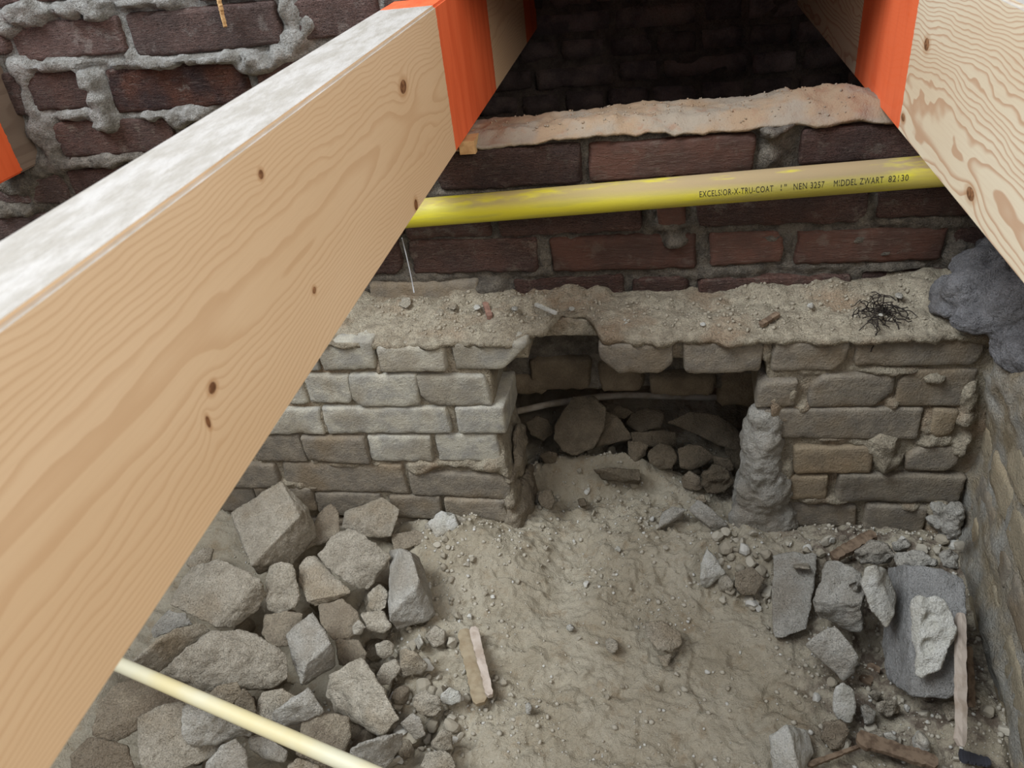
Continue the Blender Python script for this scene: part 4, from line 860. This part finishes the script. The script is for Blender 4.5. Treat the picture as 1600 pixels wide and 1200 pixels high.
strip('sand_imprint', onZ(724, 985, .014), onZ(752, 1100, .010), .020, .006, 'imprint_sand', 'sand coloured strip for the imprint beside the pale lath', seed=5)  # strip in sand colour stands for an imprint in the sand
strip('wooden_strip', onZ(1501, 958, .135), onZ(1501, 1166, .06), .011, .006, 'lath', 'long grey wooden strip standing between the large slab and the right wall', seed=7, tilt=.4)
strip('wooden_strip', onZ(1512, 1010, .075), onZ(1517, 1105, .035), .009, .006, 'old_wood', 'short brown split strip right beside the long grey one at the right wall', seed=8, tilt=.4)
strip('wood_splinter', onZ(1338, 1153, .035), onZ(1465, 1192, .03), .020, .006, 'old_wood', 'broad brown wood splinter lying at the lower edge right of the pale brick end', seed=9, taper=.8)
strip('wood_splinter', onZ(1262, 1196, .02), onZ(1345, 1166, .028), .007, .004, 'old_wood', 'thin dark wood splinter pointing left from the broad brown one', seed=10, taper=.5)
strip('wood_splinter', onZ(1300, 872, .055), onZ(1366, 834, .065), .016, .008, 'old_wood', 'brown sloping stick under the lowest dark bricks of the footing', seed=11)
strip('wood_splinter', onZ(1368, 1040, .0), onZ(1350, 1066, .0), .015, .004, 'old_wood', 'small brown wood piece in the gap left of the large slab', seed=12)
def onYv(px, py, Y): return onY(px, py, Y)
strip('wood_splinter', onYv(339, -12, -0.02), onYv(352, 42, -0.016), .016, .004, 'fresh_wood', 'fresh yellow wood splinter stuck to the red wall at the top left', seed=13, taper=.45, tilt=1.4)
strip('wood_splinter', onZ(1188, 508, .366), onZ(1216, 490, .372), .009, .005, 'old_wood', 'small dark splinter on the mortar ledge right of the hole', seed=14)
strip('wood_splinter', onZ(758, 474, .37), onZ(766, 496, .368), .008, .006, 'brick_chip', 'small reddish upright chip on the ledge left of the hole', seed=15)
strip('plaster_strip', onZ(836, 475, .374), onZ(870, 490, .37), .006, .003, 'chunk_pale', 'thin white plaster strip lying on the ledge left above the hole', 'plaster', seed=16)
strip('tile_chip', onZ(955, 497, .364), onZ(982, 505, .362), .012, .004, 'chunk_pale', 'flat pale chip on the ledge right above the hole', 'chip', seed=17)
strip('leaf_scrap', onZ(1498, 1180, .02), onZ(1548, 1192, .02), .020, .003, 'scrap', 'curled dark scrap at the lower edge by the right wall', 'scrap', seed=18, taper=.6, tilt=.3)
rs = np.random.RandomState(5)
Vt, Ft = [], []; tuft = []
for k in range(70):
    b = onZ(rs.normal(1372, 16), rs.normal(484, 9), 0.372); p = [b]; d = rs.normal(0, 1, 3); d[2] = abs(d[2]) * .3; d[1] -= .4
    for j in range(5):
        d = d / np.linalg.norm(d) + rs.normal(0, .45, 3); d[1] -= .12; d[2] -= .10; d /= np.linalg.norm(d); p.append(p[-1] + d * .0052)
    tuft.append(tubevf(p, 0.0007 if k else .0012, 4))
for k, (x, y) in enumerate([(1365, 500), (1372, 505), (1395, 498)]):
    p = [onZ(x, y, .37)]
    for j in range(9): p.append(p[-1] + np.array([rs.normal((.001, -.0005, .002)[k], .0015), -.0035 if j < 3 else -.0002, -.001 if j < 3 else -.0055]))
    tuft.append(tubevf(p, .0009, 4))
Vt, Ft = join_parts(tuft); o = link('root_tuft', mesh_np('root_tuft', Vt, Ft), MAT['soot']); recentre(o)
tag(o, 'tangled dark root tuft hanging over the mortar ledge at the right', 'roots')
th = [onY(628, 372, -.05), onY(634, 395, -.05), onY(640, 420, -.055), onY(644, 440, -.06), onY(647, 457, -.06)]
pipe('dusty_thread', th, .0009, 'web', 'thin dusty grey thread hanging beside the left joist below the yellow pipe', 'thread', 6)
for (x, y, h, r_, m, lb_) in [(708, 478, .372, 8, 'chunk', 'round sandy pebble on the ledge beside the left joist'), (746, 480, .372, 6, 'chunk_pale', 'small pale pebble left of the reddish chip on the ledge'),
                              (684, 488, .366, 11, 'chunk', 'crumbly mortar lump on the ledge left of the round sandy pebble'), (804, 482, .37, 6, 'chunk_grey', 'small grey pebble on the ledge left of the plaster strip'),
                              (893, 482, .37, 6, 'chunk_pale', 'pale crumb on the ledge at the top of the notch'), (1267, 478, .376, 7, 'chunk_pale', 'bright white chip on the ledge below the red bricks'),
                              (1376, 492, .378, 4, 'chunk_pale', 'tiny white chip in the root tuft'), (632, 472, .372, 13, 'chunk', 'upright mortar lump on the ledge against the left joist'), (1098, 506, .366, 6, 'chunk_pale', 'small pale crumb on the ledge between hole and root tuft'), (1405, 462, .38, 8, 'chunk_grey', 'pointed grey chip on the ledge right of the root tuft')]:
    a_ = rs.uniform(0, 6.3); pts = []
    for k in range(6):
        t = a_ + k * 1.047; pts.append((x + r_ * math.cos(t) * rs.uniform(.8, 1.15), y + r_ * .8 * math.sin(t) * rs.uniform(.8, 1.1), h * 100 + rs.uniform(-.2, .5)))
    chunk(pts, m, lb_, h * 100 - .9, 'bits lying on the mortar ledge', name='pebble', cat='pebble', voxel=.0015, rough=.0008)

# mortar smeared over the right jamb of the hole
V = []; parts_ = []
for (px, py, Y, r_) in [(1196, 655, -.112, (.024, .020, .024)), (1188, 690, -.107, (.03, .035, .05)), (1186, 725, -.107, (.03, .04, .055)), (1196, 765, -.115, (.044, .028, .055)), (1196, 815, -.118, (.055, .026, .055)), (1176, 840, -.12, (.03, .03, .02)), (1166, 780, -.07, (.022, .04, .06))]:
    bm = bmesh.new(); bmesh.ops.create_icosphere(bm, subdivisions=2, radius=1.0); c = onY(px, py, Y)
    vs = [np.array(v.co) * np.array(r_) + c for v in bm.verts]; fs = [tuple(v.index for v in f.verts) for f in bm.faces]; bm.free(); parts_.append((vs, fs))
V, F = join_parts(parts_); me = remesh(mesh_np('m', V, F), .004); V = get_v(me).copy(); N = get_n(me).copy()
V += N * (fbm(V, .04, 3, 5) * .010 + fbm(V, .012, 3, 6) * .005)[:, None]; set_v(me, V)
link('mortar_smear', me, MAT['chunk_grey'], wf)
parts_ = []
for (px, py, Y, r_) in [(800, 770, -.10, (.012, .03, .02)), (806, 800, -.10, (.018, .03, .03)), (798, 745, -.105, (.012, .02, .015)), (812, 700, -.05, (.010, .05, .04)), (824, 770, -.05, (.014, .05, .05))]:
    bm = bmesh.new(); bmesh.ops.create_icosphere(bm, subdivisions=2, radius=1.0); c = onY(px, py, Y)
    vs = [np.array(v.co) * np.array(r_) + c for v in bm.verts]; fs = [tuple(v.index for v in f.verts) for f in bm.faces]; bm.free(); parts_.append((vs, fs))
V, F = join_parts(parts_); me = remesh(mesh_np('m', V, F), .004); V = get_v(me).copy(); N = get_n(me).copy()
V += N * (fbm(V, .04, 3, 15) * .010 + fbm(V, .012, 3, 16) * .004)[:, None]; set_v(me, V)
link('mortar_smear', me, MAT['chunk_brown'], wf)

# ------------------------------------------------------------------ crumbs: the bigger ones are things, the grit is stuff
def crumb_mesh(r, seed, sub=2):
    bm = bmesh.new(); bmesh.ops.create_icosphere(bm, subdivisions=sub, radius=1.0)
    V = np.array([tuple(v.co) for v in bm.verts]); F = [tuple(v.index for v in f.verts) for f in bm.faces]; bm.free()
    q = np.random.RandomState(seed)
    for k in range(7):
        n = q.normal(0, 1, 3); n /= np.linalg.norm(n); t = V @ n - q.uniform(.45, .8); V = V - np.where(t > 0, t, 0)[:, None] * n
    V = V * (1 + .12 * fbm(V + seed, .5, 2, seed))[:, None] * q.uniform(.65, 1.15, 3) * r
    V[:, 2] -= V[:, 2].min(); return V, F
CM = [crumb_mesh(1.0, 900 + k) for k in range(10)]
cmesh = {}
def crumb(x, y, z, r, mat, label, group):
    k = int(rs.randint(10)); key = (k, mat)
    if key not in cmesh:
        V, F = CM[k]; me = mesh_np('mortar_crumb', V, F); me.materials.append(MAT[mat]); me.polygons.foreach_set('use_smooth', [False] * len(me.polygons)); cmesh[key] = me
    o = bpy.data.objects.new('mortar_crumb', cmesh[key]); COL.objects.link(o); o.location = (x, y, z - .25 * r); o.scale = (r, r, r); o.rotation_euler = (rs.uniform(-.3, .3), rs.uniform(-.3, .3), rs.uniform(0, 6.3))
    o['label'] = label; o['category'] = 'stone'; o['group'] = group
regions = [
 ('walnut sized mortar lump between the rubble heap and the wooden lath', 'mortar lumps at the right edge of the heap', (600, 715, 1000, 1200), 22, (.008, .017)),
 ('walnut sized mortar lump on the sand under the left end of the pale footing', 'mortar lumps under the footing', (640, 760, 850, 960), 8, (.006, .012)),
 ('walnut sized rubble lump between right jamb and half buried slab', 'rubble lumps under the right jamb', (1130, 1205, 850, 960), 12, (.007, .014)),
 ('walnut sized pale lump at the foot of the dark bricks in the corner', 'pale lumps in the corner', (1240, 1490, 848, 880), 14, (.007, .014)),
 ('small mortar crumb strewn on the sand just right of the rubble heap', 'crumbs right of the heap', (590, 735, 960, 1200), 46, (.004, .011)),
 ('small mortar crumb strewn on the sand between footing and upright wedge', 'crumbs below the pale bricks', (650, 850, 815, 960), 22, (.003, .008)),
 ('small mortar crumb lying in front of the hole', 'crumbs before the hole', (840, 1060, 745, 860), 24, (.003, .007)),
 ('small mortar crumb below the right jamb of the hole', 'crumbs below the right jamb', (1090, 1215, 815, 965), 30, (.004, .011)),
 ('small mortar crumb above the blocks in the right corner', 'crumbs in the right corner', (1225, 1500, 846, 885), 30, (.004, .011)),
 ('small mortar crumb near the lower right corner of the pit floor', 'crumbs at the lower right', (1225, 1590, 1000, 1200), 44, (.003, .010)),
 ('small mortar crumb scattered over the open sand', 'crumbs on the open sand', (760, 1200, 880, 1200), 30, (.002, .006)),
 ('small crumb among the rubble inside the hole', 'crumbs inside the hole', (815, 1150, 690, 745), 26, (.004, .010)),
]
for lb_, g_, (x0, x1, y0, y1), n_, (r0, r1) in regions:
    for k in range(n_):
        px, py = rs.uniform(x0, x1), rs.uniform(y0, y1); z = 0.0
        for it in range(4): p = onZ(px, py, z); z = fz(p[0], p[1])
        crumb(p[0], p[1], z, r0 + (r1 - r0) * rs.uniform(0, 1) ** 2, random.choice(['crumb_a', 'crumb_a', 'crumb_b', 'crumb_c', 'crumb_b']) if 'inside' not in g_ else 'crumb_b', lb_, g_)
# hidden middle of the heap: pieces that only show as dark shapes in the gaps
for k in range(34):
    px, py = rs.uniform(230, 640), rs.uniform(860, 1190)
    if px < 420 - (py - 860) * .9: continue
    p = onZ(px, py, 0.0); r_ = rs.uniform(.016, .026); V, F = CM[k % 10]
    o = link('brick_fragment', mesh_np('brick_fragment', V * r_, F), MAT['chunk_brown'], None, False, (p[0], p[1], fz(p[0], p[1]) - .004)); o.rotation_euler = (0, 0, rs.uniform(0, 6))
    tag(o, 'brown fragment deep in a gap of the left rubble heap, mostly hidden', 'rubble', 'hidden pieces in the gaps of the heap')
# grit
V0, F0 = [], []
bm = bmesh.new(); bmesh.ops.create_icosphere(bm, subdivisions=1, radius=1.0)
GV = np.array([tuple(v.co) for v in bm.verts]); GF = np.array([tuple(v.index for v in f.verts) for f in bm.faces]); bm.free()
n = 15000
px = rs.uniform(-1, 1, n); X = rs.uniform(-.72, .44, n); Y = rs.uniform(-.62, .16, n); Pn = np.column_stack([X, Y, np.zeros(n)])
dens = fbm(Pn, .09, 3, 91) * 1.1 + .28 * (X > .14) + .2 * (X > .2) + .30 * (X < -.22) * (X > -.42) + .22 * (Y > -.22)
keep = (rs.uniform(0, 1, n) < np.clip(dens + .28, .04, 1)) & ~((Y > -.115) & ((X < -.23) | (X > .12)))
X, Y = X[keep], Y[keep]; Z = floorz(np.column_stack([X, Y, 0 * X])); R = .0009 + .0030 * rs.uniform(0, 1, len(X)) ** 3.2
def grit(name, X, Y, Z, R, mat, parent=None):
    m = len(X); A = rs.uniform(0, 6.3, m); S = rs.uniform(.6, 1.2, (m, 3)) * R[:, None]
    J = 1 + rs.uniform(-.25, .25, (m, len(GV), 1)); B = GV[None] * J * S[:, None]
    c_, s_ = np.cos(A)[:, None], np.sin(A)[:, None]
    Bx = B[..., 0] * c_ - B[..., 1] * s_; By = B[..., 0] * s_ + B[..., 1] * c_
    Vv = np.stack([Bx + X[:, None], By + Y[:, None], B[..., 2] + (Z + R * .3)[:, None]], 2).reshape(-1, 3)
    Ff = (GF[None] + (np.arange(m) * len(GV))[:, None, None]).reshape(-1, 3)
    me = bpy.data.meshes.new(name); me.vertices.add(len(Vv)); me.vertices.foreach_set('co', Vv.ravel())
    me.loops.add(Ff.size); me.loops.foreach_set('vertex_index', Ff.ravel().astype(np.int32))
    me.polygons.add(len(Ff)); me.polygons.foreach_set('loop_start', np.arange(0, Ff.size, 3, dtype=np.int32)); me.polygons.foreach_set('loop_total', np.full(len(Ff), 3, dtype=np.int32))
    me.update(calc_edges=True); o = link(name, me, MAT[mat], parent, False); o['kind'] = 'stuff'; return o
h_ = len(X) // 5
grit('mortar_grit', X[h_:], Y[h_:], Z[h_:], R[h_:], 'crumb_a', floor)
grit('pale_grit', X[:h_], Y[:h_], Z[:h_], R[:h_] * .8, 'crumb_c', floor)
n = 2000; X = rs.uniform(-.45, .44, n); Y = rs.uniform(-.105, -.004, n); Pq = np.column_stack([X, Y, 0 * X]); Z, Q_ = ledgez(Pq)
k_ = fbm(Pq, .07, 2, 97) + .9 * rs.uniform(0, 1, n) > .35
grit('ledge_grit', Q_[k_, 0], Q_[k_, 1], Z[k_], .0008 + .0026 * rs.uniform(0, 1, k_.sum()) ** 3, 'crumb_b', wf)
n = 350; X = rs.uniform(-.25, .33, n); Y = rs.uniform(.005, .095, n); Z, Q_ = sillz(np.column_stack([X, Y, 0 * X]))
grit('sill_grit', Q_[:, 0], Q_[:, 1], Z, .0007 + .0016 * rs.uniform(0, 1, n) ** 2, 'sill', wb)
